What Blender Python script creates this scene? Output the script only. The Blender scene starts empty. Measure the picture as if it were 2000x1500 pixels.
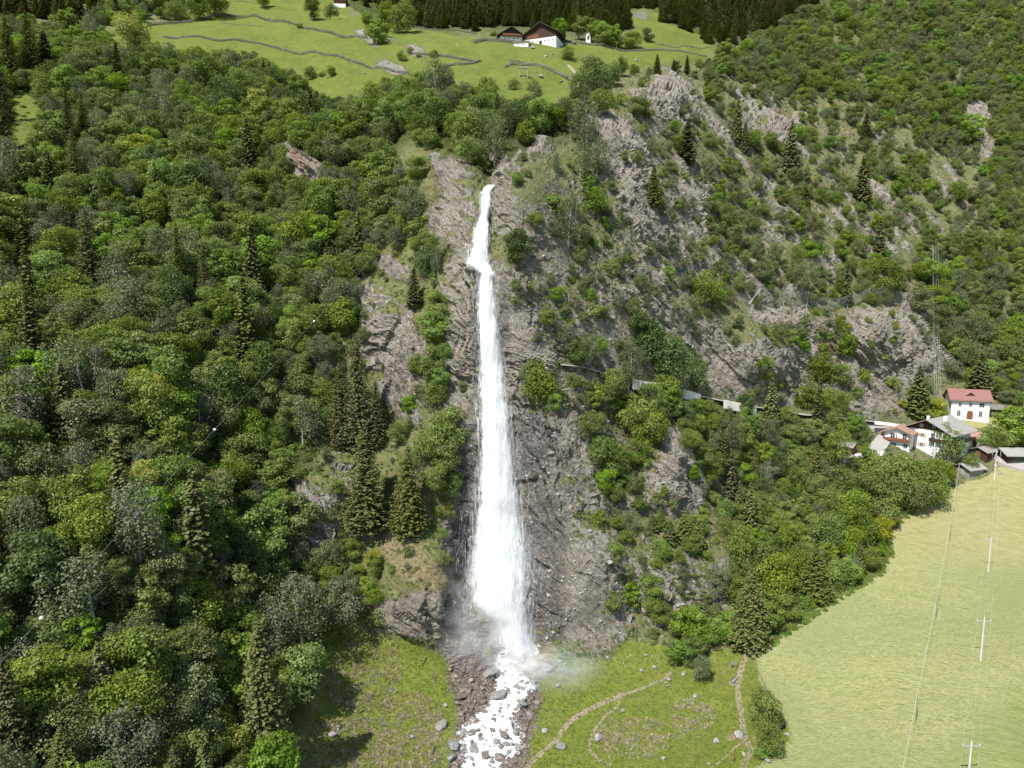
import bpy, math, random
import numpy as np
from mathutils import Vector, Matrix

random.seed(7)
RNG = np.random.default_rng(11)
scene = bpy.context.scene

# ---------------------------------------------------------------- camera
PITCH = math.radians(7.5)
FOC = 1350.0                       # focal length in photo pixels (photo 2000 x 1500)
CAM = np.array([0.0, 0.0, 80.0])
cam_data = bpy.data.cameras.new("camera")
cam_data.sensor_width = 36.0
cam_data.lens = 36.0 * FOC / 2000.0
cam_data.clip_start = 0.5
cam_data.clip_end = 5000.0
cam = bpy.data.objects.new("camera", cam_data)
cam.location = CAM
cam.rotation_euler = (math.radians(90) - PITCH, 0, 0)
scene.collection.objects.link(cam)
scene.camera = cam

# ---------------------------------------------------------------- sky, sun, exposure
SUN_DIR = Vector((0.34, 0.47, -0.815)).normalized()      # direction the light travels
world = bpy.data.worlds.new("World")
scene.world = world
world.use_nodes = True
wn = world.node_tree
for n in list(wn.nodes):
    wn.nodes.remove(n)
sky = wn.nodes.new("ShaderNodeTexSky")
sky.sky_type = 'NISHITA'
sky.sun_disc = False
sky.sun_elevation = math.asin(-SUN_DIR.z)
sky.sun_rotation = math.atan2(-SUN_DIR.x, -SUN_DIR.y)
sky.altitude = 600
bg = wn.nodes.new("ShaderNodeBackground")
bg.inputs[1].default_value = 0.115
wo = wn.nodes.new("ShaderNodeOutputWorld")
wn.links.new(sky.outputs[0], bg.inputs[0])
wn.links.new(bg.outputs[0], wo.inputs[0])

sun_data = bpy.data.lights.new("sun", 'SUN')
sun_data.energy = 5.0
sun_data.angle = math.radians(0.5)
sun_data.color = (1.0, 0.955, 0.885)
sun = bpy.data.objects.new("sun", sun_data)
sun.rotation_euler = SUN_DIR.to_track_quat('-Z', 'Y').to_euler()
sun.location = (-100, -100, 300)
scene.collection.objects.link(sun)

scene.view_settings.view_transform = 'Standard'
scene.view_settings.look = 'None'
scene.view_settings.exposure = 0.48
scene.view_settings.gamma = 1.0
scene.view_settings.use_curve_mapping = False
scene.cycles.max_bounces = 5
scene.cycles.diffuse_bounces = 2
scene.cycles.glossy_bounces = 2
scene.cycles.transmission_bounces = 2
scene.cycles.transparent_max_bounces = 10
scene.cycles.volume_bounces = 4

COL = bpy.data.collections.new("scene")
scene.collection.children.link(COL)

# ---------------------------------------------------------------- helpers
def tag(o, label=None, cat=None, group=None, kind=None):
    if label: o['label'] = label
    if cat: o['category'] = cat
    if group: o['group'] = group
    if kind: o['kind'] = kind
    return o

def empty(name, loc=(0, 0, 0), rz=0.0):
    o = bpy.data.objects.new(name, None)
    o.empty_display_size = 0.5
    o.location = loc
    o.rotation_euler = (0, 0, rz)
    COL.objects.link(o)
    return o

def link_mesh(name, me, parent=None):
    o = bpy.data.objects.new(name, me)
    COL.objects.link(o)
    if parent is not None:
        o.parent = parent
    return o

def mesh_np(name, verts, faces, mats, smooth=False, mat_idx=None, attrs=None):
    """faces: (n,3) or (n,4) integer array"""
    me = bpy.data.meshes.new(name)
    verts = np.asarray(verts, np.float32); faces = np.asarray(faces, np.int32)
    nf, k = faces.shape
    me.vertices.add(len(verts)); me.vertices.foreach_set('co', verts.ravel())
    me.loops.add(nf * k); me.loops.foreach_set('vertex_index', faces.ravel())
    me.polygons.add(nf)
    me.polygons.foreach_set('loop_start', np.arange(nf, dtype=np.int32) * k)
    me.polygons.foreach_set('loop_total', np.full(nf, k, np.int32))
    for m in mats: me.materials.append(m)
    if mat_idx is not None:
        me.polygons.foreach_set('material_index', np.asarray(mat_idx, np.int32))
    me.polygons.foreach_set('use_smooth', np.full(nf, bool(smooth)))
    if attrs:
        for an, av in attrs.items():
            a = me.attributes.new(an, 'FLOAT', 'POINT')
            a.data.foreach_set('value', np.asarray(av, np.float32))
    me.update(calc_edges=True)
    return me

class MB:
    """collects simple shapes, then links them as ONE mesh object"""
    def __init__(s): s.v = []; s.f = []; s.n = 0
    def add(s, v, f):
        s.v.extend([tuple(p) for p in v]); s.f.extend([tuple(i + s.n for i in q) for q in f]); s.n += len(v); return s
    def box(s, x0, x1, y0, y1, z0, z1):
        v = [(x0,y0,z0),(x1,y0,z0),(x1,y1,z0),(x0,y1,z0),(x0,y0,z1),(x1,y0,z1),(x1,y1,z1),(x0,y1,z1)]
        return s.add(v, [(0,3,2,1),(4,5,6,7),(0,1,5,4),(1,2,6,5),(2,3,7,6),(3,0,4,7)])
    def prism(s, poly, a, b, axis='x'):
        """closed polygon of (p,q) swept from a to b; axis x: poly in (y,z); y: (x,z); z: (x,y)"""
        def P(p, t):
            return {'x': (t, p[0], p[1]), 'y': (p[0], t, p[1]), 'z': (p[0], p[1], t)}[axis]
        n = len(poly)
        v = [P(p, a) for p in poly] + [P(p, b) for p in poly]
        f = [tuple(range(n)), tuple(range(2*n-1, n-1, -1))] + [(i, i+n, (i+1) % n + n, (i+1) % n) for i in range(n)]
        return s.add(v, f)
    def tube(s, pts, radii, k=6, cap=True):
        pts = [Vector(p) for p in pts]
        if not hasattr(radii, '__len__'): radii = [radii] * len(pts)
        rings = []
        for i, p in enumerate(pts):
            d = (pts[min(i+1, len(pts)-1)] - pts[max(i-1, 0)])
            d = d.normalized() if d.length > 1e-9 else Vector((0, 0, 1))
            a = d.orthogonal().normalized() if abs(d.z) < .9 else Vector((1, 0, 0)) - d * d.x
            a.normalize(); b = d.cross(a)
            rings.append([p + (a * math.cos(2*math.pi*j/k) + b * math.sin(2*math.pi*j/k)) * radii[i] for j in range(k)])
        v = [q for r in rings for q in r]
        f = []
        for i in range(len(pts)-1):
            for j in range(k):
                f.append((i*k+j, i*k+(j+1) % k, (i+1)*k+(j+1) % k, (i+1)*k+j))
        if cap:
            f.append(tuple(range(k-1, -1, -1))); f.append(tuple(range((len(pts)-1)*k, len(pts)*k)))
        return s.add(v, f)
    def build(s, name, mat, parent=None, smooth=False):
        me = bpy.data.meshes.new(name)
        me.from_pydata(s.v, [], s.f)
        for m in (mat if isinstance(mat, (list, tuple)) else [mat]): me.materials.append(m)
        if smooth: me.polygons.foreach_set('use_smooth', [True] * len(me.polygons))
        me.update()
        return link_mesh(name, me, parent)

# ---- noise
_perm = np.concatenate([RNG.permutation(256)] * 3).astype(np.int32)
_g = RNG.normal(size=(256, 3)); _g /= np.linalg.norm(_g, axis=1)[:, None]; _g = _g.astype(np.float32)
def pn(x, y, z=None):
    """Perlin noise, about -1..1"""
    x = np.asarray(x, np.float32); y = np.asarray(y, np.float32)
    z = np.zeros_like(x) if z is None else np.asarray(z, np.float32)
    xi = np.floor(x); yi = np.floor(y); zi = np.floor(z)
    xf = x - xi; yf = y - yi; zf = z - zi
    X = xi.astype(np.int64) & 255; Y = yi.astype(np.int64) & 255; Z = zi.astype(np.int64) & 255
    u = xf*xf*xf*(xf*(xf*6-15)+10); v = yf*yf*yf*(yf*(yf*6-15)+10); w = zf*zf*zf*(zf*(zf*6-15)+10)
    out = 0
    for dx in (0, 1):
        wx = u if dx else 1-u
        for dy in (0, 1):
            wy = v if dy else 1-v
            hh = _perm[_perm[(X+dx) & 255] + ((Y+dy) & 255)]
            for dz in (0, 1):
                wz = w if dz else 1-w
                g = _g[_perm[hh + ((Z+dz) & 255)]]
                out = out + wx*wy*wz*(g[..., 0]*(xf-dx) + g[..., 1]*(yf-dy) + g[..., 2]*(zf-dz))
    return out * 1.5
def fbm(x, y, z=None, o=4, gain=.5):
    a = 1.0; s = 0; t = 0; f = 1.0
    for i in range(o):
        s = s + a * pn(x*f + 17.3*i, y*f - 9.1*i, None if z is None else z*f + 5.7*i); t += a; a *= gain; f *= 2.03
    return s / t
def worley(x, y, seed=0):
    """cell noise: F1, F2, cell id value"""
    x = np.asarray(x, np.float32); y = np.asarray(y, np.float32)
    xi = np.floor(x).astype(np.int64); yi = np.floor(y).astype(np.int64)
    f1 = np.full(x.shape, 9.0, np.float32); f2 = f1.copy(); cid = np.zeros_like(f1)
    for dx in (-1, 0, 1):
        for dy in (-1, 0, 1):
            h = _perm[_perm[(xi+dx+seed) & 255] + ((yi+dy) & 255)]
            h2 = _perm[h + 77]; h3 = _perm[h2 + 31]
            d = (xi+dx + h/255.0 - x)**2 + (yi+dy + h2/255.0 - y)**2
            m = d < f1
            f2 = np.where(m, f1, np.minimum(f2, d)); cid = np.where(m, h3/255.0, cid); f1 = np.where(m, d, f1)
    return np.sqrt(f1), np.sqrt(f2), cid
def sstep(a, b, x):
    t = np.clip((x - a) / (b - a), 0, 1); return t*t*(3-2*t)
# ---------------------------------------------------------------- materials
def newmat(name):
    m = bpy.data.materials.new(name); m.use_nodes = True
    nt = m.node_tree
    for n in list(nt.nodes): nt.nodes.remove(n)
    out = nt.nodes.new("ShaderNodeOutputMaterial")
    return m, nt, out

class NG:
    """tiny node-graph writer"""
    def __init__(s, nt): s.nt = nt
    def n(s, typ, **kw):
        nd = s.nt.nodes.new(typ)
        for k, v in kw.items(): setattr(nd, k, v)
        return nd
    def l(s, a, b): s.nt.links.new(a, b)
    def val(s, inp, v):
        if isinstance(v, bpy.types.NodeSocket): s.l(v, inp)
        elif isinstance(v, (tuple, list)) and len(v) == 3 and inp.type == 'RGBA': inp.default_value = (*v, 1)
        else: inp.default_value = v
    def math(s, op, a, b=0.0, c=None, clamp=False):
        nd = s.n("ShaderNodeMath", operation=op); nd.use_clamp = clamp
        s.val(nd.inputs[0], a); s.val(nd.inputs[1], b)
        if c is not None: s.val(nd.inputs[2], c)
        return nd.outputs[0]
    def mix(s, f, a, b, blend='MIX'):
        nd = s.n("ShaderNodeMix", data_type='RGBA', blend_type=blend)
        s.val(nd.inputs[0], f); s.val(nd.inputs[6], a); s.val(nd.inputs[7], b)
        return nd.outputs[2]
    def attr(s, name):
        return s.n("ShaderNodeAttribute", attribute_name=name).outputs['Fac']
    def pos(s): return s.n("ShaderNodeNewGeometry").outputs['Position']
    def obj(s): return s.n("ShaderNodeTexCoord").outputs['Object']
    def mapping(s, vec, scale=(1, 1, 1), rot=(0, 0, 0), loc=(0, 0, 0)):
        nd = s.n("ShaderNodeMapping"); s.l(vec, nd.inputs[0])
        nd.inputs['Scale'].default_value = scale; nd.inputs['Rotation'].default_value = rot; nd.inputs['Location'].default_value = loc
        return nd.outputs[0]
    def noise(s, vec, scale, detail=4, rough=.55, dist=0.0, col=False):
        nd = s.n("ShaderNodeTexNoise"); s.l(vec, nd.inputs['Vector'])
        nd.inputs['Scale'].default_value = scale; nd.inputs['Detail'].default_value = detail
        nd.inputs['Roughness'].default_value = rough; nd.inputs['Distortion'].default_value = dist
        return nd.outputs['Color' if col else 'Fac']
    def voro(s, vec, scale, feature='F1', out='Distance'):
        nd = s.n("ShaderNodeTexVoronoi", feature=feature); s.l(vec, nd.inputs['Vector'])
        nd.inputs['Scale'].default_value = scale
        return nd.outputs[out]
    def ramp(s, f, stops, interp='LINEAR'):
        nd = s.n("ShaderNodeValToRGB"); s.l(f, nd.inputs[0]); cr = nd.color_ramp; cr.interpolation = interp
        while len(cr.elements) < len(stops): cr.elements.new(.5)
        for e, (p, c) in zip(cr.elements, stops):
            e.position = p; e.color = (*c, 1) if len(c) == 3 else c
        return nd.outputs[0]
    def rng(s, v, a, b, c=0.0, d=1.0):
        nd = s.n("ShaderNodeMapRange"); s.val(nd.inputs[0], v)
        for i, x in enumerate((a, b, c, d)): nd.inputs[i+1].default_value = x
        return nd.outputs[0]
    def bump(s, h, strength=.5, dist=.1, nrm=None):
        nd = s.n("ShaderNodeBump"); s.l(h, nd.inputs['Height'])
        nd.inputs['Strength'].default_value = strength; nd.inputs['Distance'].default_value = dist
        if nrm is not None: s.l(nrm, nd.inputs['Normal'])
        return nd.outputs[0]
    def bsdf(s, col, rough=.8, nrm=None, spec=.3, metal=0.0, alpha=None):
        nd = s.n("ShaderNodeBsdfPrincipled")
        s.val(nd.inputs['Base Color'], col); s.val(nd.inputs['Roughness'], rough)
        s.val(nd.inputs['Specular IOR Level'], spec); s.val(nd.inputs['Metallic'], metal)
        if nrm is not None: s.l(nrm, nd.inputs['Normal'])
        if alpha is not None: s.val(nd.inputs['Alpha'], alpha)
        return nd.outputs[0]

def plain(name, col, rough=.75, spec=.25, var=.18, scale=1.5, bump=.0, metal=0.0):
    m, nt, out = newmat(name); g = NG(nt); o = g.obj()
    f = g.noise(o, scale, 6, .65)
    c = g.mix(f, tuple(x*(1-var) for x in col), tuple(min(1, x*(1+var)) for x in col))
    nr = g.bump(g.noise(o, scale*6, 4, .7), .6, bump) if bump else None
    g.l(g.bsdf(c, rough, nr, spec, metal), out.inputs[0])
    return m

def leafmat(name, dark, light, hue=.12, transl=.35, tipcol=None):
    m, nt, out = newmat(name); g = NG(nt)
    tone = g.attr('tone')
    rnd = g.n("ShaderNodeObjectInfo").outputs['Random']
    c = g.mix(tone, dark, light)
    hs = g.n("ShaderNodeHueSaturation")
    g.val(hs.inputs['Hue'], g.rng(rnd, 0, 1, .5-hue*.12, .5+hue*.12))
    r2 = g.math('FRACT', g.math('MULTIPLY', rnd, 7.31))
    g.val(hs.inputs['Value'], g.rng(r2, 0, 1, .78, 1.22))
    g.val(hs.inputs['Saturation'], g.rng(g.math('FRACT', g.math('MULTIPLY', rnd, 13.7)), 0, 1, .8, 1.05))
    g.l(c, hs.inputs['Color'])
    c = hs.outputs[0]
    if tipcol: c = g.mix(g.math('GREATER_THAN', g.attr('blossom'), .5), c, tipcol)
    d = g.n("ShaderNodeBsdfDiffuse"); g.l(c, d.inputs[0])
    t = g.n("ShaderNodeBsdfTranslucent"); g.l(g.mix(.45, c, (.30, .38, .03), 'MIX'), t.inputs[0])
    gl = g.n("ShaderNodeBsdfGlossy"); gl.inputs['Roughness'].default_value = .55; gl.inputs[0].default_value = (.5, .5, .5, 1)
    mx = g.n("ShaderNodeMixShader"); mx.inputs[0].default_value = transl; g.l(d.outputs[0], mx.inputs[1]); g.l(t.outputs[0], mx.inputs[2])
    m2 = g.n("ShaderNodeMixShader"); m2.inputs[0].default_value = .045; g.l(mx.outputs[0], m2.inputs[1]); g.l(gl.outputs[0], m2.inputs[2])
    g.l(m2.outputs[0], out.inputs[0])
    return m

M = {}
M['leaf_mid'] = leafmat('leaf_mid_green', (0.098, 0.142, 0.016), (0.232, 0.305, 0.038))
M['leaf_bright'] = leafmat('leaf_bright_green', (0.110, 0.188, 0.008), (0.254, 0.395, 0.029), transl=.4)
M['leaf_yellow'] = leafmat('leaf_yellow_green', (0.191, 0.226, 0.008), (0.416, 0.435, 0.026), transl=.4)
M['leaf_dark'] = leafmat('leaf_dark_green', (0.047, 0.084, 0.013), (0.120, 0.186, 0.034), transl=.25)
M['leaf_grey'] = leafmat('leaf_grey_green', (.088, .112, .048), (.205, .238, .112), hue=.08, transl=.25)
M['leaf_olive'] = leafmat('leaf_olive_scrub', (.092, .118, .034), (.205, .235, .072), transl=.25)
M['leaf_blossom'] = leafmat('leaf_with_cream_blossom', (0.080, 0.128, 0.019), (0.193, 0.276, 0.049), tipcol=(.62, .60, .42))
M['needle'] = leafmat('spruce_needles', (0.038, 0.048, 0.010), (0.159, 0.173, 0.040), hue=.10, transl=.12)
M['needle_green'] = leafmat('conifer_green_needles', (0.048, 0.072, 0.013), (0.178, 0.213, 0.048), hue=.1, transl=.15)
M['needle_light'] = leafmat('conifer_olive_needles', (0.072, 0.079, 0.022), (0.202, 0.207, 0.064), hue=.1, transl=.15)
M['bark'] = plain('bark_grey_brown', (.13, .105, .08), .95, .1, .35, 3.0)
M['bark_birch'] = plain('bark_birch_pale', (.42, .40, .36), .9, .1, .4, 5.0)
M['deadwood'] = plain('dead_wood_grey', (.20, .17, .15), .95, .1, .25, 4.0)
M['grass_tuft'] = leafmat('grass_tuft_green', (0.139, 0.203, 0.029), (0.290, 0.364, 0.056), transl=.3)
M['grass_dry'] = leafmat('grass_tuft_dry', (0.230, 0.180, 0.107), (0.582, 0.478, 0.333), hue=.05, transl=.25)
M['cream_bloom'] = leafmat('cream_yellow_bloom', (.42, .38, .22), (.66, .61, .42), hue=.05, transl=.2)
M['weed'] = leafmat('weed_green', (0.080, 0.158, 0.013), (0.201, 0.331, 0.029), transl=.35)

# ---- rock graph shared by ground and boulders
def rock_color(g, pos, dark=(.140, .120, .095), mid=(.315, .286, .243), pale=(.56, .525, .455)):
    st = g.mapping(pos, (1, 1, 1), (0, math.radians(-38), 0))
    st = g.mapping(st, (.16, .6, 1.5))
    strat = g.noise(st, 1.1, 8, .68, .6)
    fine = g.noise(pos, 2.3, 8, .72)
    big = g.noise(pos, .09, 4, .55)
    c = g.mix(g.rng(strat, .34, .66), dark, mid)
    c = g.mix(g.math('MULTIPLY', g.rng(fine, .46, .68), g.rng(big, .35, .6)), c, pale)
    c = g.mix(g.rng(g.noise(pos, .35, 5, .6), .55, .72, 0, .75), c, (.27, .225, .165))
    c = g.mix(g.rng(g.noise(pos, 5.5, 3, .6), .60, .70, 0, .7), c, tuple(x*.55 for x in dark))
    return c, strat, fine

def ground_material():
    m, nt, out = newmat('ground_mix'); g = NG(nt); pos = g.pos()
    rc, strat, fine = rock_color(g, pos)
    rust = g.attr('rust')
    rc = g.mix(rust, rc, (.30, .135, .075))
    wet = g.rng(g.math('ADD', g.attr('wet'), g.math('MULTIPLY', g.math('SUBTRACT', g.noise(pos, .45, 5, .65), .5), 1.1)), .30, .62)
    rcw = g.mix(g.math('MULTIPLY', wet, .93), rc, g.mix(g.rng(fine, .35, .65), (.030, .026, .022), (.16, .14, .12)))
    moss = g.rng(g.noise(pos, .8, 5, .6), .56, .63)
    rcw = g.mix(g.math('MULTIPLY', g.math('MULTIPLY', moss, g.attr('mossy')), .9), rcw, (.13, .145, .022))
    # wild slope: grassy soil
    n1 = g.noise(pos, .5, 6, .65); n2 = g.noise(pos, 3.1, 6, .7); n3 = g.noise(pos, .07, 3, .5)
    soil = g.mix(g.rng(n1, .38, .62), (.115, .140, .036), (.200, .195, .085))
    soil = g.mix(g.rng(n2, .5, .72), soil, (.30, .265, .185))
    soil = g.mix(g.rng(n2, .28, .44, 1, 0), soil, (.040, .048, .018))
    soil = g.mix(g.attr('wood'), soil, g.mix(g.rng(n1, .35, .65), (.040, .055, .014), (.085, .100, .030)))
    # bright mountain meadow
    mead = g.mix(g.rng(n3, .35, .65), (.105, .152, .028), (.140, .182, .036))
    mead = g.mix(g.rng(n1, .40, .66, 0, .75), mead, (.200, .205, .050))
    mead = g.mix(g.rng(n2, .52, .72, 0, .65), mead, (.055, .095, .018))
    yf = g.noise(pos, .22, 4, .6)
    mead = g.mix(g.math('MULTIPLY', g.rng(yf, .56, .66), g.rng(g.noise(pos, 5.0, 2, .5), .52, .62, 0, .7)), mead, (.27, .25, .03))
    # lower meadow by the stream: mixed
    vall = g.mix(g.rng(n1, .35, .64), (.145, .195, .028), (.225, .250, .048))
    vall = g.mix(g.rng(g.noise(pos, .16, 5, .6), .48, .72, 0, .7), vall, (.225, .205, .075))
    vall = g.mix(g.rng(n2, .56, .72, 0, .6), vall, (.098, .130, .026))
    # hay field with swept mown grass
    hp = g.mapping(pos, (1, 1, 1), (0, 0, math.radians(28)))
    swirl = g.n("ShaderNodeVectorMath", operation='ADD')
    g.l(hp, swirl.inputs[0])
    vm = g.n("ShaderNodeVectorMath", operation='SCALE'); g.l(g.noise(pos, .06, 2, .5, col=True), vm.inputs[0]); vm.inputs['Scale'].default_value = 9.0
    g.l(vm.outputs[0], swirl.inputs[1])
    h1 = g.noise(g.mapping(swirl.outputs[0], (.30, 1.9, .5)), 1.3, 7, .72, .5)
    h2 = g.noise(g.mapping(swirl.outputs[0], (1.1, 5.0, 1.0)), 1.4, 4, .7)
    h3 = g.noise(pos, .035, 3, .5)
    hay = g.mix(g.rng(h1, .36, .64), (.198, .248, .072), (.400, .388, .180))
    hay = g.mix(g.rng(h2, .44, .62, 0, .75), hay, (.52, .50, .24))
    hay = g.mix(g.rng(h2, .32, .46, .7, 0), hay, (.175, .225, .06))
    hay = g.mix(g.math('MULTIPLY', g.rng(h3, .45, .6), .45), hay, (.27, .31, .13))
    hay = g.mix(g.math('MULTIPLY', g.attr('haytan'), .85), hay, g.mix(g.rng(h1, .35, .6), (.27, .265, .10), (.42, .385, .19)))
    hay = g.mix(g.math('MULTIPLY', g.attr('haygreen'), .7), hay, g.mix(g.rng(h1, .36, .62), (.19, .25, .07), (.33, .36, .14)))
    # brown dry grass bluff
    dry = g.mix(g.rng(g.noise(g.mapping(pos, (1, 1, .5)), 1.6, 6, .7), .36, .62), (.16, .135, .060), (.36, .300, .165))
    # gravel / scree
    vc = g.voro(pos, 1.9, 'F1', 'Color'); ve = g.voro(pos, 1.9, 'DISTANCE_TO_EDGE')
    sep = g.n("ShaderNodeSeparateColor"); g.l(vc, sep.inputs[0])
    scree = g.mix(sep.outputs[0], (.095, .072, .058), (.27, .225, .19))
    scree = g.mix(g.rng(ve, .0, .07, .8, 0), scree, (.035, .03, .025))
    path = g.mix(g.noise(pos, 2.2, 5, .7), (.28, .22, .155), (.46, .38, .29))
    def soft(a, k=.35, sc=1.3):
        return g.rng(g.math('ADD', g.attr(a), g.math('MULTIPLY', g.math('SUBTRACT', g.noise(pos, sc, 6, .7), .5), k)), .42, .58)
    c = g.mix(soft('meadow', .3), soil, mead)
    c = g.mix(soft('valley', .3), c, vall)
    c = g.mix(soft('dry', .9), c, dry)
    c = g.mix(soft('scree', .9), c, scree)
    rf = soft('rock', 1.15, 1.0)
    c = g.mix(rf, c, rcw)
    c = g.mix(soft('hay', .12), c, hay)
    c = g.mix(soft('path', .35, 1.8), c, path)
    hgt = g.math('ADD', g.math('MULTIPLY', strat, rf), g.math('MULTIPLY', n2, .45))
    nr = g.bump(hgt, .9, .55)
    nr2 = g.bump(g.noise(pos, 3.2, 7, .78), 1.0, .34, nr)
    rough = g.rng(g.math('MULTIPLY', wet, rf), 0, 1, .93, .20)
    spec = g.rng(g.math('MULTIPLY', wet, rf), 0, 1, .12, 1.0)
    bs = g.bsdf(c, rough, nr2, spec); bn = bs.node
    g.l(g.math('MULTIPLY', wet, rf), bn.inputs['Coat Weight']); bn.inputs['Coat Roughness'].default_value = .14; g.l(nr2, bn.inputs['Coat Normal'])
    g.l(bs, out.inputs[0])
    return m
M['ground'] = ground_material()

def boulder_material(name, dark, mid, pale, wet=0.0):
    m, nt, out = newmat(name); g = NG(nt); pos = g.pos()
    c, s_, f_ = rock_color(g, pos, dark, mid, pale)
    nr = g.bump(f_, .8, .12)
    g.l(g.bsdf(c, .9 - .55*wet, nr, .15 + .5*wet), out.inputs[0])
    return m
M['boulder_pale'] = boulder_material('boulder_pale_grey', (.20, .185, .17), (.33, .31, .29), (.48, .46, .43))
M['boulder_brown'] = boulder_material('boulder_wet_brown', (.085, .066, .055), (.18, .142, .118), (.30, .26, .225), .7)
M['boulder_greyw'] = boulder_material('boulder_wet_grey', (.11, .11, .10), (.24, .235, .215), (.38, .375, .35), .6)
M['wall_stone'] = boulder_material('dry_stone', (.20, .19, .165), (.36, .34, .30), (.54, .52, .47))

def water_mat(name, dens=1.0, streak=1.0, edge=0.18, foam=False, soft=.28):
    m, nt, out = newmat(name); g = NG(nt)
    pos = g.pos(); u = g.attr('u'); v = g.attr('v')       # u across 0..1, v along in metres
    cm = g.n("ShaderNodeCombineXYZ"); sep = g.n("ShaderNodeSeparateXYZ"); g.l(pos, sep.inputs[0])
    if foam:
        h = g.noise(pos, 1.1, 7, .72, .8); h2 = g.noise(pos, 3.0, 5, .7)
    else:
        p1 = g.mapping(pos, (1.7, .5, .20)); h = g.noise(p1, 1.0, 7, .68, 1.6)
        p2 = g.mapping(pos, (5.0, 1.0, .38)); h2 = g.noise(p2, 1.0, 6, .7, .6)
    e = g.math('MULTIPLY', g.math('MINIMUM', u, g.math('SUBTRACT', 1.0, u)), 2.0)   # 0 edge ..1 centre
    base = g.rng(e, 0.0, edge*2, -.62, .55)
    a = g.math('ADD', base, g.math('MULTIPLY', g.math('SUBTRACT', h, .5), 2.4*streak))
    a = g.math('ADD', a, g.math('MULTIPLY', g.math('SUBTRACT', h2, .5), 1.0*streak))
    a = g.math('ADD', a, g.math('SUBTRACT', g.math('MULTIPLY', g.attr('cover'), 1.0), 1.0))
    alpha = g.rng(a, .12 - soft if not foam else -.22, .12 + soft if not foam else .40, 0.0, dens)
    col = g.mix(g.rng(h2, .34, .56), (.60, .65, .68) if foam else (.62, .66, .71), (.95, .96, .96))
    d = g.n("ShaderNodeBsdfDiffuse"); g.l(col, d.inputs[0])
    nr = g.bump(g.math('ADD', h, g.math('MULTIPLY', h2, .5)), .5, .6 if not foam else .35); g.l(nr, d.inputs['Normal'])
    t = g.n("ShaderNodeBsdfTranslucent"); t.inputs[0].default_value = (.93, .95, .97, 1)
    mx = g.n("ShaderNodeMixShader"); mx.inputs[0].default_value = .22; g.l(d.outputs[0], mx.inputs[1]); g.l(t.outputs[0], mx.inputs[2])
    tr = g.n("ShaderNodeBsdfTransparent")
    m2 = g.n("ShaderNodeMixShader"); g.l(alpha, m2.inputs[0]); g.l(tr.outputs[0], m2.inputs[1]); g.l(mx.outputs[0], m2.inputs[2])
    g.l(m2.outputs[0], out.inputs[0])
    return m
M['fall_core'] = water_mat('falling_water_core', .97, .85, .24, soft=.30)
M['fall_veil'] = water_mat('falling_water_veil', .62, 1.1, .42, soft=.42)
M['fall_mist'] = water_mat('falling_water_thin', .42, 1.3, .60, soft=.55)
M['foam'] = water_mat('white_water_foam', 1.0, 1.0, .25, True)

M['white_wall'] = plain('white_render_wall', (.80, .79, .76), .85, .15, .04, .6)
M['cream_wall'] = plain('cream_render_wall', (.72, .68, .60), .85, .15, .05, .6)
M['roof_red'] = plain('roof_red_tiles', (.255, .13, .115), .85, .15, .10, 1.2)
M['roof_red_old'] = plain('roof_faded_red_tiles', (.33, .21, .17), .9, .1, .15, 1.2)
M['roof_grey'] = plain('roof_grey_slate', (.30, .285, .265), .85, .2, .12, 1.0)
M['roof_dark'] = plain('roof_dark_shingle', (.085, .075, .065), .9, .1, .25, 1.0)
M['wood_dark'] = plain('dark_stained_wood', (.060, .036, .024), .8, .2, .3, 2.0)
M['wood_red'] = plain('red_brown_wood', (.20, .085, .045), .75, .2, .3, 2.0)
M['wood_grey'] = plain('weathered_grey_wood', (.27, .25, .225), .9, .1, .2, 3.0)
M['shutter'] = plain('ochre_shutter_wood', (.50, .33, .17), .8, .2, .12, 2.0)
M['glass'] = plain('window_glass_dark', (.035, .04, .045), .12, .8, .2, 1.0)
M['stone_wall'] = boulder_material('rubble_stone_wall', (.17, .16, .145), (.30, .28, .26), (.45, .43, .40))
M['asphalt'] = plain('asphalt_sunbleached', (.34, .325, .30), .95, .1, .12, .8)
M['concrete'] = plain('pale_concrete', (.66, .64, .59), .95, .1, .14, .9)
M['dirt'] = plain('trodden_dirt', (.42, .335, .25), .95, .1, .3, 1.5, .05)
M['steel'] = plain('galvanised_steel', (.42, .44, .46), .5, .5, .1, 2.0, metal=.3)
M['wire'] = plain('wire_steel_grey', (.22, .25, .28), .6, .4, .1, 2.0)
M['wire_pale'] = plain('wire_pale_aluminium', (.55, .57, .60), .5, .5, .05, 2.0)
M['concrete_pole'] = plain('pale_pole', (.62, .59, .56), .8, .2, .08, 2.0)
M['red_paint'] = plain('red_marking', (.55, .06, .05), .6, .3, .05, 2.0)
M['ball_white'] = plain('white_marker', (.85, .84, .82), .5, .4, .03, 2.0)
# ---------------------------------------------------------------- terrain from surveyed profiles
CP, SP = math.cos(PITCH), math.sin(PITCH)
def ray(px, py):
    x = (np.asarray(px, float) - 1000) / FOC; u = (750 - np.asarray(py, float)) / FOC
    return x, CP + u*SP, -SP + u*CP            # world direction of that line of sight
def on_ray(px, py, Y):
    dx, dy, dz = ray(px, py); t = Y / dy
    return np.stack([dx*t, dy*t, dz*t + CAM[2]], -1)
def to_px(P):
    P = np.asarray(P, float) - CAM
    d = P[..., 1]*CP - P[..., 2]*SP; up = P[..., 1]*SP + P[..., 2]*CP
    return 1000 + FOC*P[..., 0]/d, 750 - FOC*up/d, d

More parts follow.
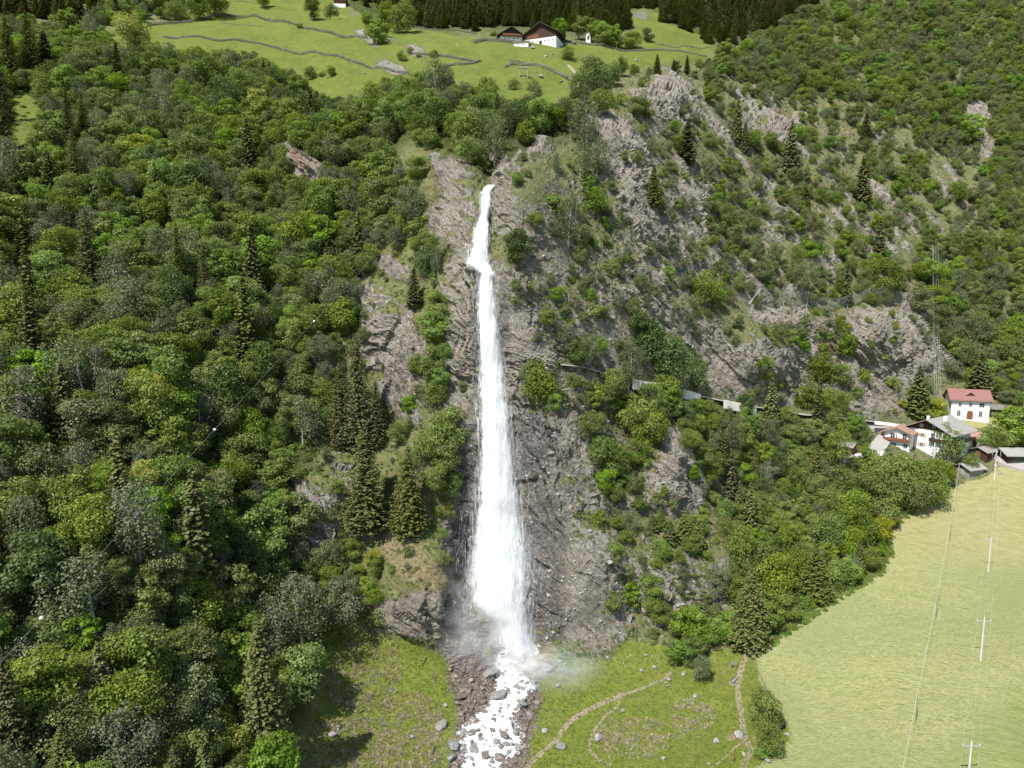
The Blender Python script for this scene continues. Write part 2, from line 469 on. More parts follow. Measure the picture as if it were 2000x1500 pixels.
ROWS = np.array([-420, -250, -100, 0, 100, 200, 300, 400, 500, 600, 750, 850, 1000, 1100, 1200, 1285, 1400, 1500, 1700, 1950.])
def slope_profile(C):
    v = ray(0, ROWS)[2] / ray(0, ROWS)[1]
    return C / np.maximum(.70 - v, .16)
def prof(d):
    ys = sorted(d); return np.interp(ROWS, ys, np.log([d[y] for y in ys]))
COLS = {
 -700: np.log(slope_profile(80)), -200: np.log(slope_profile(97)), 0: np.log(slope_profile(105)), 280: np.log(slope_profile(114)),
 500: prof({1950:64,1700:78,1500:92,1400:103,1300:112,1200:120,1000:132,750:157,500:188,400:205,300:227,200:257,100:308,0:390,-100:480,-250:620,-420:800}),
 700: prof({1950:66,1700:83,1500:105,1400:115,1300:124,1240:128,1000:144,750:163,500:189,400:202,300:217,200:243,100:298,0:400,-100:490,-250:640,-420:820}),
 850: prof({1950:68,1700:87,1500:107,1400:117,1300:127,1230:129,1100:133,1000:143,750:157,500:175,400:184,300:200,200:232,100:292,0:410,-100:500,-250:650,-420:820}),
 970: prof({1950:68,1700:88,1500:109,1400:119,1285:131,1200:136,1000:143,800:149,600:154,520:157,370:168,300:187,200:228,100:288,0:415,-100:510,-250:660,-420:820}),
 1100: prof({1950:68,1700:87,1500:107,1400:118,1290:130,1200:135,1000:143,850:150,720:156,600:163,500:169,400:181,300:197,200:233,100:295,0:420,-100:510,-250:660,-420:820}),
 1230: prof({1950:67,1700:86,1500:105,1400:117,1280:133,1200:139,1000:151,850:162,720:170,600:178,500:187,400:201,300:219,200:244,100:302,0:430,-100:520,-250:660,-420:820}),
 1400: prof({1950:66,1700:85,1500:103,1400:116,1270:134,1200:143,1000:163,850:181,770:192,650:201,500:220,400:236,300:257,200:286,100:345,0:450,-100:540,-250:680,-420:820}),
 1550: prof({1950:66,1700:83,1500:100,1400:111,1285:126,1200:140,1100:158,1000:178,850:198,790:206,650:219,500:244,400:266,300:296,200:340,100:395,0:470,-100:550,-250:680,-420:820}),
 1700: prof({1950:66,1700:82,1500:97,1400:108,1285:121,1200:135,1100:155,1000:178,900:200,830:212,650:228,560:244,500:262,400:290,300:325,200:362,100:415,0:485,-100:560,-250:680,-420:820}),
 1860: prof({1950:66,1700:81,1500:95,1400:105,1290:118,1200:135,1115:155,1000:178,935:192,885:207,817:223,750:236,600:262,500:285,400:315,300:350,200:385,100:430,0:495,-100:570,-250:690,-420:820}),
 2050: prof({1950:66,1700:80,1500:93,1400:103,1290:115,1200:131,1100:155,1000:175,910:194,830:215,750:235,600:266,500:292,400:325,300:365,200:405,100:450,0:510,-100:580,-250:700,-420:820}),
 2700: prof({1950:66,1700:79,1500:91,1400:101,1290:113,1200:128,1100:152,1000:172,900:195,830:218,750:240,600:280,500:312,400:350,300:395,200:440,100:490,0:550,-100:620,-250:730,-420:830}),
}
def axis(lo, hi, c0, c1, step):
    core = np.arange(c0, c1 + step, step)
    def marg(a, b):
        s = step; out = []; x = a
        while (x < b):
            s = min(s*1.12, 30); x += s; out.append(x)
        return np.array(out)
    left = c0 - marg(0, c0 - lo); right = core[-1] + marg(0, hi - core[-1])
    return np.concatenate([left[::-1], core, right])
AX = axis(-680, 2680, -50, 2050, 2.6)
AY = axis(-400, 1930, -40, 1540, 2.6)
NX, NY = len(AX), len(AY)
GX, GY = np.meshgrid(AX, AY)                     # row = constant py
cx = np.array(sorted(COLS)); tab = np.array([COLS[c] for c in cx])   # cols x rows
tmp = np.array([np.interp(AY, ROWS, t) for t in tab])                # cols x NY
# catmull-like: linear then blurred
lin = np.empty((NY, NX))
for j in range(NY): lin[j] = np.interp(AX, cx, tmp[:, j])
def blur1(a, r, ax):
    if r < 1: return a
    k = np.exp(-.5*(np.arange(-3*r, 3*r+1)/r)**2); k /= k.sum()
    pad = [(0, 0), (0, 0)]; pad[ax] = (3*r, 3*r)
    b = np.pad(a, pad, mode='edge'); out = np.zeros_like(a)
    for i, w in enumerate(k):
        sl = [slice(None), slice(None)]; sl[ax] = slice(i, i + a.shape[ax]); out += w * b[tuple(sl)]
    return out
LY = blur1(blur1(lin, 16, 1), 6, 0)
Y0 = np.exp(LY)

# ---- regions (photo positions, turned into soft masks on the surveyed grid)
WX = GX + 9*fbm(GX/60, GY/60, o=3) ; WY = GY + 9*fbm(GX/60 + 40, GY/60 + 11, o=3)
def poly(pts, soft=3, warp=True):
    X, Yy = (WX, WY) if warp else (GX, GY)
    x0 = min(p[0] for p in pts) - 30; x1 = max(p[0] for p in pts) + 30
    i0, i1 = np.searchsorted(AX, x0), np.searchsorted(AX, x1)
    y0 = min(p[1] for p in pts) - 30; y1 = max(p[1] for p in pts) + 30
    j0, j1 = np.searchsorted(AY, y0), np.searchsorted(AY, y1)
    Xs, Ys = X[j0:j1, i0:i1], Yy[j0:j1, i0:i1]
    ins = np.zeros(Xs.shape, bool)
    n = len(pts)
    for k in range(n):
        (xa, ya), (xb, yb) = pts[k], pts[(k+1) % n]
        if ya == yb: continue
        c = ((ya > Ys) != (yb > Ys)) & (Xs < (xb - xa) * (Ys - ya) / (yb - ya) + xa)
        ins ^= c
    out = np.zeros(GX.shape); out[j0:j1, i0:i1] = ins
    return blur_fast(out, soft)
def blur_fast(a, r):
    for _ in range(2):
        for ax in (0, 1):
            c = np.cumsum(np.pad(a, [(r+1, r), (0, 0)] if ax == 0 else [(0, 0), (r+1, r)], mode='edge'), axis=ax)
            a = (c[2*r+1:] - c[:-2*r-1]) / (2*r+1) if ax == 0 else (c[:, 2*r+1:] - c[:, :-2*r-1]) / (2*r+1)
    return a
def blob(x, y, rx, ry, rot=0, p=2.0, warp=True):
    X, Yy = (WX, WY) if warp else (GX, GY)
    c, s = math.cos(math.radians(rot)), math.sin(math.radians(rot))
    dx, dy = X - x, Yy - y
    a = (dx*c + dy*s)/rx; b = (-dx*s + dy*c)/ry
    return np.exp(-(a*a + b*b)**(p/2))
def union(*ms):
    o = ms[0]
    for m in ms[1:]: o = np.maximum(o, m)
    return o

MEADOW_UP = [(195,62),(260,52),(285,50),(330,34),(400,8),(470,-60),(640,-60),(662,5),(690,18),(715,35),(790,52),(850,62),(960,76),(1090,84),(1190,92),(1232,86),(1238,48),(1212,25),(1255,18),(1292,25),(1300,50),(1350,62),(1388,78),(1385,108),(1368,122),(1300,138),(1220,132),(1165,140),(1125,165),(1100,195),(1060,212),(1000,200),(930,178),(880,162),(840,152),(800,150),(740,175),(690,192),(640,196),(606,184),(590,170),(540,140),(480,104),(420,108),(300,100),(215,92)]
HAY = [(1476,1272),(1520,1240),(1600,1188),(1665,1150),(1712,1118),(1742,1078),(1728,1030),(1800,985),(1868,950),(1925,932),(1950,908),(2005,925),(2800,960),(2800,2100),(1330,2100),(1415,1545),(1475,1500),(1545,1448),(1532,1398),(1500,1360),(1480,1320)]
VAL_L = [(500,2100),(540,1500),(600,1440),(632,1350),(640,1300),(628,1228),(660,1215),(720,1240),(800,1252),(868,1290),(905,1330),(895,1400),(900,1470),(870,1500),(850,2100)]
VAL_R = [(1035,1305),(1100,1292),(1200,1290),(1215,1240),(1235,1255),(1300,1262),(1400,1275),(1476,1262),(1482,1320),(1502,1360),(1534,1400),(1547,1450),(1477,1502),(1417,1548),(1335,2100),(1000,2100),(1020,1500),(1030,1460),(1020,1420),(1060,1360)]
SCREE = [(850,1205),(905,1195),(960,1225),(1060,1280),(1110,1290),(1078,1308),(1045,1335),(1058,1365),(1052,1400),(1035,1440),(1035,1480),(1010,1530),(1000,1700),(830,1700),(850,1530),(890,1470),(880,1430),(905,1400),(880,1360),(865,1320),(880,1300),(855,1260)]
mask = {}
mask['meadow'] = union(poly(MEADOW_UP, 3), poly([(0,300),(15,190),(40,180),(80,200),(85,235),(60,300),(10,320)], 3))
mask['hay'] = poly(HAY, 2)
mask['valley'] = union(poly(VAL_L, 4), poly(VAL_R, 4))
mask['scree'] = poly(SCREE, 5)
mask['haytan'] = sstep(0, 1, (1095 + (GX-1740)*.20 + 26*fbm(GX/70, GY/30, o=3) - GY)/60) * mask['hay']
mask['haygreen'] = sstep(0, 1, (GY - (1640 - (GX-1500)*.66) + 40*fbm(GX/90, GY/60, o=3))/80) * mask['hay']
mask['dry'] = union(poly([(740,1045),(775,1036),(810,1065),(850,1110),(885,1165),(892,1220),(850,1170),(820,1140),(790,1130),(760,1100)], 4)*.95,
                    blob(770,1300,70,50)*.42, blob(760,1450,110,60)*.5, blob(700,1350,50,60)*.35, blob(1230,1440,60,30)*.5, blob(1330,1420,40,30)*.5, blob(690,1010,50,40)*.5, blob(1300,1040,60,20)*.6)
# rock exposures
ROCKS = [  # x, y, rx, ry, rot, weight
 (590,320,52,20,35,1),(345,720,22,9,20,.8),(560,748,24,11,0,1),(622,700,36,12,32,1),(285,695,12,8,0,.8),(612,655,14,8,0,.6),
 (770,520,55,22,30,.9),(735,580,60,30,20,.75),(760,640,55,55,0,.8),(790,700,55,50,50,.95),(790,780,60,30,45,1),(740,690,30,50,60,.9),(840,610,0.1,0.1,0,0),
 (605,960,48,42,20,.95),(665,930,35,55,0,.8),(460,930,30,18,20,.7),(625,1050,45,40,30,.85),(655,1100,18,45,-10,.8),(700,1040,40,30,0,.55),
 (830,1185,42,34,0,.95),(780,1200,40,34,0,.95),(815,1225,50,22,0,.8),(870,1140,16,60,0,.5),
 (880,330,28,60,-35,1),(860,290,35,20,25,.7),(900,400,35,55,0,.95),(870,430,40,40,0,.75),(905,470,28,40,0,.8),
 (905,560,35,60,0,1),(905,660,32,70,0,1),(900,760,36,60,0,1),(905,830,34,50,0,1.1),(910,950,26,70,0,1),(900,1060,38,70,0,1),(900,1180,45,50,0,.9),
 (985,400,38,60,-10,.72),(1040,300,70,32,-25,.8),(1000,340,50,30,-35,.9),(1060,400,60,60,0,.42),(1010,440,20,20,0,.7),
 (1040,465,60,10,8,.9),(985,545,30,35,0,1.1),(1010,600,50,60,20,.8),(1000,660,45,80,0,1.1),(1050,690,50,30,15,.95),(1030,640,40,40,0,.8),
 (1010,780,28,80,0,1.1),(1040,880,50,90,0,1.1),(1090,900,75,110,0,1.1),(1080,1000,80,120,0,1.1),(1060,1130,50,140,0,1.2),(1130,1130,70,150,20,1.1),(1160,1240,60,50,20,1),(1180,1080,60,60,0,.75),(1140,980,60,50,0,.9),
 (1180,245,48,42,30,1.1),(1225,270,50,22,50,1.1),(1210,320,45,40,50,.8),(1300,180,50,42,-15,1.2),(1340,215,35,30,40,.8),(1230,370,45,90,-35,.9),(1255,420,60,35,50,1),(1300,400,40,60,-30,.7),(1340,380,50,50,-30,.75),
 (1440,180,10,30,-35,.9),(1470,215,12,45,-40,.9),(1520,250,55,18,42,1.1),(1580,300,60,12,45,.7),(1640,360,70,14,48,.7),(1550,430,110,35,48,.65),(1600,480,90,25,50,.7),(1700,420,60,14,48,.5),(1690,170,28,14,40,.8),(1590,215,30,16,40,.6),
 (1480,470,90,22,42,.5),(1400,480,80,25,42,.5),(1440,540,80,16,30,.45),(1840,320,60,14,52,.7),(1890,390,50,14,55,.8),(1960,430,40,14,50,.8),(1905,240,34,44,-20,1.12),(1925,290,24,30,-20,1.05),(1950,270,20,30,0,.6),(1760,360,50,20,40,.45),(1820,440,55,20,50,.5),(1620,20,40,12,0,.4),
 (1330,570,120,14,32,.85),(1400,620,110,22,30,.8),(1440,650,120,25,28,.9),(1480,690,70,35,30,1),(1400,720,35,45,20,1.05),(1440,745,50,25,10,.9),(1290,520,90,20,35,.45),(1250,590,80,12,38,.6),(1180,560,50,25,45,.5),(1200,640,60,14,45,.65),(1230,700,30,14,40,.6),
 (1500,610,40,22,15,1.1),(1560,625,50,18,10,.8),(1700,630,90,40,0,1.1),(1740,700,80,60,0,1.1),(1680,710,90,60,0,1),(1620,690,70,60,0,.8),(1700,785,90,25,0,1),(1640,640,60,30,0,.7),(1550,770,40,40,0,.7),(1600,780,70,25,0,.7),(1690,880,30,12,0,.4),
 (1300,860,34,30,20,.95),(1310,930,45,60,25,1),(1330,960,60,45,35,.9),(1260,960,40,25,0,.7),(1180,855,20,40,-30,.7),(1220,850,25,20,0,.6),(1390,960,40,14,10,.5),
 (1270,1010,90,25,0,.5),(1330,1110,90,55,20,.8),(1400,1080,60,45,20,.85),(1240,1130,50,50,0,.9),(1250,1200,60,40,20,.9),(1400,1140,40,60,20,.7),(1180,1230,55,50,0,1),(1330,1180,55,40,0,.7),(1450,1030,40,20,20,.6),(1500,950,40,30,40,.35),
 (760,75,30,6,30,.5),(715,75,30,8,35,.7),(765,130,34,14,30,.85),(810,100,25,10,30,.7),(1420,145,14,12,0,.7),(1120,300,20,14,0,.4),(210,25,25,14,0,.6),(1250,28,22,10,0,.6),(690,22,20,18,0,.5),
 (1985,350,30,20,40,.5),(1660,245,30,18,30,.4),(120,70,60,10,10,.5),
]
rock = np.zeros(GX.shape)
for (x, y, rx, ry, rot, w) in ROCKS:
    if w <= 0: continue
    R = max(rx, ry)*2 + 20
    i0, i1 = np.searchsorted(AX, x-R), np.searchsorted(AX, x+R); j0, j1 = np.searchsorted(AY, y-R), np.searchsorted(AY, y+R)
    c, s = math.cos(math.radians(rot)), math.sin(math.radians(rot))
    dx, dy = WX[j0:j1, i0:i1] - x, WY[j0:j1, i0:i1] - y
    a = (dx*c + dy*s)/rx; b = (-dx*s + dy*c)/ry
    rock[j0:j1, i0:i1] = np.maximum(rock[j0:j1, i0:i1], w*np.exp(-(a*a+b*b)**1.5*.55))
ua = (WX-1000)*math.cos(math.radians(46)) + (WY-100)*math.sin(math.radians(46)); ub = -(WX-1000)*math.sin(math.radians(46)) + (WY-100)*math.cos(math.radians(46))
strk = fbm(ua/95+3, ub/11+5, o=4)*1.0 + .45*fbm(WX/70+31, WY/70+7, o=2)
reg = sstep(1130, 1240, GX)*sstep(120, 200, GY)*sstep(800, 700, GY)*(1-sstep(1860, 1990, GX)*.7)*(1-sstep(1450, 1560, GX)*sstep(240, 150, GY - (GX-1500)*.22))
rock = np.maximum(rock, .95*reg*sstep(.09, .26, strk))
lowr = sstep(1180, 1240, GX)*sstep(980, 1040, GY)*sstep(1250, 1200, GY)*sstep(1480, 1420, GX)
rock = np.maximum(rock, .9*lowr*sstep(-.05, .2, strk))
for (x, y, rx, ry, rot, w) in [(1185,1012,60,13,5,.95),(1300,1036,70,16,12,.9),(1190,700,50,26,35,.8),(1290,728,60,18,30,.9),(985,505,20,12,0,1),(1610,592,90,9,4,.9),(1460,640,80,12,25,.7),(1360,600,70,14,30,.7),(1080,385,60,40,20,.75),(1060,330,50,30,-25,.4),(1230,1080,30,40,-20,.7),(1280,1110,40,20,0,.5),(1240,1155,20,30,0,.5),(1100,500,50,12,10,.7),(1205,655,25,60,-35,.6),(1330,1060,60,14,5,.6),(1400,640,90,10,28,.6),(870,215,30,10,0,.5),(850,290,40,20,0,.5)]:
    rock = rock*(1 - w*blob(x, y, rx, ry, rot, 3.0))
mask['rust'] = union(blob(1050,1190,26,22)*.8, blob(590,318,30,12,35)*.35, blob(1630,680,20,8)*.5, blob(1890,395,30,10,50)*.5, blob(1085,1300,45,14)*.8)
mask['wet'] = union(blob(1045,900,46,120), blob(1065,1050,56,130), blob(1068,1200,44,90), blob(1110,930,60,90)*.55, blob(905,1060,34,90), blob(890,1180,42,70), blob(905,900,20,90), blob(930,650,14,160)*.8, blob(985,620,14,100)*.8, blob(960,1250,90,40))
mask['mossy'] = union(blob(905,560,40,90), blob(915,780,40,120), blob(1150,1240,50,30), blob(1110,1060,30,60)*.8, blob(1120,960,60,60)*.6, blob(830,1200,60,60)*.7, blob(1000,420,60,70)*.6)

# ---- large forms: knolls nearer (negative), gullies farther (positive), in metres
BUMPS = [
 (962,345,26,50,0,12),(930,300,60,40,20,6),(965,430,34,60,0,7),(958,560,26,60,0,3.5),(965,700,30,90,0,4),(975,900,40,120,0,4),(985,1100,60,110,0,5),
 (1045,380,70,90,0,-9),(1000,560,40,50,0,-3),(1100,1000,80,130,0,-3),(1150,1120,70,110,15,-4),(880,420,60,90,0,-5),(870,620,50,90,0,-4),(900,820,34,50,0,-3),(830,900,60,90,0,-5),
 (905,1110,36,70,0,11),(838,1150,85,105,-28,-5.5),(780,1130,70,80,0,-1),
 (1190,260,70,60,30,-11),(1300,180,60,50,0,-10),(1240,400,60,100,-30,-7),(1150,430,40,60,0,1.5),(1410,240,60,40,40,-3),
 (1520,260,70,30,42,-8),(1640,380,120,30,48,-7),(1560,440,140,34,48,-7),(1760,430,100,34,48,4),(1480,400,120,26,48,2.5),(1880,300,60,60,0,10),(1850,360,70,22,52,-9),
 (1420,640,140,40,30,-7),(1370,560,120,26,30,4),(1710,640,110,60,0,-12),(1600,700,60,90,20,7),(1480,700,60,50,30,-9),(1560,760,26,40,0,5),
 (1310,900,60,90,15,-8),(1210,880,40,90,0,3),(1350,1100,110,80,15,-8),(1230,1170,30,60,-20,3),(1440,980,60,80,30,5),(1240,1010,60,24,0,3),
 (760,620,70,70,0,-6),(700,760,50,90,0,3),(620,960,70,60,0,-6),(590,300,60,40,30,-8),(540,420,90,60,0,5),(300,500,140,90,20,6),(200,760,140,80,20,-6),(420,640,140,70,20,-5),(420,900,150,70,20,5),(250,1100,120,70,20,-4),(120,940,100,60,0,4),
 (640,700,80,60,30,-4),(560,1090,80,50,0,4),
 (500,45,200,16,8,-5),(560,120,200,14,12,-4),(750,110,50,30,20,-6),(1040,110,120,20,5,-4),(1330,90,80,20,0,4),(1130,30,60,20,0,-4),
]
B = np.zeros(GX.shape)
for (x, y, rx, ry, rot, d) in BUMPS:
    B += d * blob(x, y, rx, ry, rot, warp=False)
Y1 = Y0 + B
P = on_ray(GX, GY, Y1)
def normals(P):
    du = np.gradient(P, axis=1); dv = np.gradient(P, axis=0)
    n = np.cross(du, -dv); n /= np.linalg.norm(n, axis=-1)[..., None] + 1e-9
    s = np.sign((n * (CAM - P)).sum(-1)); s[s == 0] = 1
    return n * s[..., None]
N0 = normals(P)
hay = mask['hay']; smoothland = np.clip(union(mask['meadow'], hay, mask['valley']), 0, 1)
right = sstep(960, 1080, GX)
rockw = np.clip(rock, 0, 1.15)
# displacement
x, y, z = P[..., 0], P[..., 1], P[..., 2]
wob = fbm(x/28, y/28, z/28, o=3)
ang = math.radians(50) + .35*wob
a_ = x*np.cos(ang) - z*np.sin(ang); b_ = x*np.sin(ang) + z*np.cos(ang)
D = 1.7*fbm(x/22, y/22, z/22, o=3)                                            # broad lumps
strat = 1 - np.abs(fbm(a_/22, b_/2.8, y/14, o=5, gain=.58))*2.2
s2 = (b_/3.4 + .9*fbm(x/9, y/9, z/9, o=2)) % 1.0
s3 = (b_/1.25 + .8*fbm(x/4+9, y/4, z/4, o=2)) % 1.0
w1, w2, cid = worley(a_/9.0 + .5*wob, b_/2.2 + .3*fbm(x/3, y/3, z/3, o=2), 3)
w1b, w2b, cidb = worley(a_/3.0 + .3*fbm(x/2, y/2, z/2, o=2), b_/.9, 9)
w1c, w2c, cidc = worley(x/5.5 + .5*fbm(x/5, y/5, z/5, o=3), z/6.5 + .5*fbm(x/5+9, y/5, z/5, o=3), 19)
patch = sstep(-.15, .25, fbm(x/11+7, y/11, z/11, o=2))
ribf = .30 + .70*sstep(-.15, .25, fbm(x/38+3, y/38, z/38, o=2))
crag = (.85*strat + .85*(s2**1.5)*patch + .32*s3 + .34*(cidb-.5))*ribf + 1.1*(cid-.5) + .9*(cidc-.5)*(1-patch) - .35*(1-sstep(0, .06, w2-w1))*patch + .75*fbm(x/2.6, y/2.6, z/2.6, o=5, gain=.6) + 1.2*fbm(x/8, y/8, z/8, o=2)
slab = union(poly([(1090,1030),(1170,1000),(1180,1080),(1210,1180),(1200,1280),(1110,1270),(1090,1130)], 4), poly([(985,540),(1030,620),(1080,690),(1010,710),(975,640),(970,560)], 3), poly([(880,800),(935,790),(935,860),(890,860)], 3), poly([(590,960),(640,965),(630,1005),(590,990)], 3))
amp = rockw*(1-.68*slab) + .20*(1-rockw)*(1-smoothland)
amp *= (1 - .92*smoothland)
D = D*(1 - .75*smoothland) + crag*amp*1.35
D += (1-smoothland)*.5*fbm(x/3.3, y/3.3, z/3.3, o=3)
terr = mask['meadow']*1.0
D += terr*3.6*fbm(x/26, y/26, z/26, o=3)
D += mask['valley']*(.35*fbm(x/5, y/5, o=3))
D += mask['scree']*(.8*(worley(x/1.3, y/1.3, 5)[2]-.4) + .5*(worley(x/2.9, y/2.9, 6)[2]-.4))
D += hay*.10*fbm(x/3, y/3, o=3)
P = P + N0 * D[..., None]
N1 = normals(P)
# ledges carry grass: less rock where the surface faces up
up = N1[..., 2]
Nn = blur_fast(up, 1)
mask['rock'] = np.clip(rockw*1.05 - .70*sstep(.42, .84, Nn)*(rockw < 1.08) - .15*slab*0, 0, 1.1)
base_rough = np.where((GX > 940) & (smoothland < .5), .40, .12) + .28*sstep(.55, .25, Nn)
mask['rock'] = np.maximum(mask['rock'], base_rough*(1-smoothland))
mask['rock'] = mask['rock']*(1-.9*hay)*(1-.75*mask['meadow'])
mask['rock'] = np.where(mask['meadow'] > .5, np.clip(rock*1.0, 0, .66), mask['rock'])
mask['rock'] = mask['rock']*(1-.8*mask['valley'])
mask['path'] = np.zeros(GX.shape)
def stroke(pts, w):
    out = np.full(GX.shape, 1e9)
    for (xa, ya), (xb, yb) in zip(pts[:-1], pts[1:]):
        L2 = (xb-xa)**2 + (yb-ya)**2
        t = np.clip(((GX-xa)*(xb-xa) + (GY-ya)*(yb-ya))/L2, 0, 1)
        d = np.hypot(GX-xa-t*(xb-xa), (GY-ya-t*(yb-ya)))
        out = np.minimum(out, d)
    return np.clip(1.15 - out/(2*w), 0, 1)

def core(px, py):
    """bilinear lookup of the finished ground at a photo position -> xyz"""
    px = np.clip(np.asarray(px, float), AX[1], AX[-2]); py = np.clip(np.asarray(py, float), AY[1], AY[-2])
    i = np.searchsorted(AX, px, side='right') - 1; j = np.searchsorted(AY, py, side='right') - 1
    fx = (px - AX[i])/(AX[i+1]-AX[i]); fy = (py - AY[j])/(AY[j+1]-AY[j])
    fx = fx[..., None]; fy = fy[..., None]
    return P[j, i]*(1-fx)*(1-fy) + P[j, i+1]*fx*(1-fy) + P[j+1, i]*(1-fx)*fy + P[j+1, i+1]*fx*fy
def look(m, px, py):
    i = np.clip(np.searchsorted(AX, px) - 1, 0, NX-1); j = np.clip(np.searchsorted(AY, py) - 1, 0, NY-1)
    return m[j, i]
def G1(px, py):
    return Vector(core(np.array([px]), np.array([py]))[0])
def pxm(p):
    """photo pixels per metre at a point"""
    return FOC / to_px(np.array(p))[2]
# ---------------------------------------------------------------- paths worn into the sheet
PATHS = [
 ([(1466,1262),(1456,1285),(1443,1322),(1441,1345),(1447,1385),(1450,1410),(1456,1440),(1468,1468),(1456,1490),(1438,1515)], 4.2),
 ([(1215,1357),(1190,1368),(1150,1385),(1120,1402),(1090,1440),(1060,1468),(1030,1500),(1000,1530)], 3.6),
 ([(1310,1312),(1295,1327),(1250,1345),(1215,1358),(1205,1380),(1180,1400),(1160,1425),(1152,1450),(1152,1468),(1170,1485),(1186,1493)], 1.9),
 ([(1178,1440),(1190,1460),(1192,1495)], 1.5),
 ([(1452,1448),(1424,1472),(1385,1502)], 1.5),
 ([(1110,128),(1116,136),(1122,146)], 1.6),
 ([(1422,1440),(1440,1438),(1452,1444)], 5.0),
 ([(1428,1332),(1440,1334)], 4.0),
]
for pts, w in PATHS:
    q = []
    for (xa, ya), (xb, yb) in zip(pts[:-1], pts[1:]):
        q.append((xa, ya)); q.append(((xa+xb)/2 + random.uniform(-2, 2), (ya+yb)/2 + random.uniform(-1.5, 1.5)))
    q.append(pts[-1])
    mask['path'] = np.maximum(mask['path'], stroke(q, w))
mask['path'] *= 1 + .25*fbm(GX/7, GY/7, o=2)

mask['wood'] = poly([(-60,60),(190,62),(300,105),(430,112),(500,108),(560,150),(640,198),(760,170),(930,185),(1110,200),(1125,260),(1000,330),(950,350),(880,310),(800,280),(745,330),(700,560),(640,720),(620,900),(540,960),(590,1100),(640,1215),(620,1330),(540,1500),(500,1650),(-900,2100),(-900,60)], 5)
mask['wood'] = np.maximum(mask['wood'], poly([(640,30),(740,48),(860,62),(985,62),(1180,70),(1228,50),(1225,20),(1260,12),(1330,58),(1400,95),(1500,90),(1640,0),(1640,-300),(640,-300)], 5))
# ---------------------------------------------------------------- the ground, one sheet cut into named pieces
idx = np.arange(NX*NY).reshape(NY, NX)
F = np.stack([idx[:-1, :-1], idx[1:, :-1], idx[1:, 1:], idx[:-1, 1:]], -1).reshape(-1, 4)
def fm(m): return (m[:-1, :-1] + m[1:, :-1] + m[1:, 1:] + m[:-1, 1:]).reshape(-1)/4
kind_id = np.zeros(len(F), np.int32)
kind_id[fm(mask['meadow']) > .5] = 1
kind_id[fm(mask['valley']) > .5] = 2
kind_id[fm(mask['scree']) > .55] = 3
kind_id[fm(mask['hay']) > .5] = 4
kind_id[(fm(mask['path']) > .5)] = 5
PV = P.reshape(-1, 3)
attr_src = {k: mask[k].reshape(-1) for k in ('meadow', 'valley', 'scree', 'hay', 'haytan', 'haygreen', 'dry', 'rock', 'rust', 'wet', 'mossy', 'path', 'wood')}
# a closed skirt far below so that the sheet never shows an open edge
for kid, nm in enumerate(['hillside', 'mountain_meadow', 'valley_meadow', 'stream_bed', 'hay_field', 'footpath']):
    f = F[kind_id == kid]
    used = np.unique(f); remap = np.zeros(len(PV), np.int64); remap[used] = np.arange(len(used))
    me = mesh_np(nm, PV[used], remap[f], [M['ground']], smooth=(nm != 'hillside'), attrs={k: a[used] for k, a in attr_src.items()})
    tag(link_mesh(nm, me), kind='structure')
tag(link_mesh('valley_floor', mesh_np('valley_floor', [(-3000,-3000,-40),(3000,-3000,-40),(3000,1500,-40),(-3000,1500,-40)], [(0,1,2,3)], [plain('valley_floor_green', (.10,.14,.04), .95, .1, .3, .02)])), kind='structure')

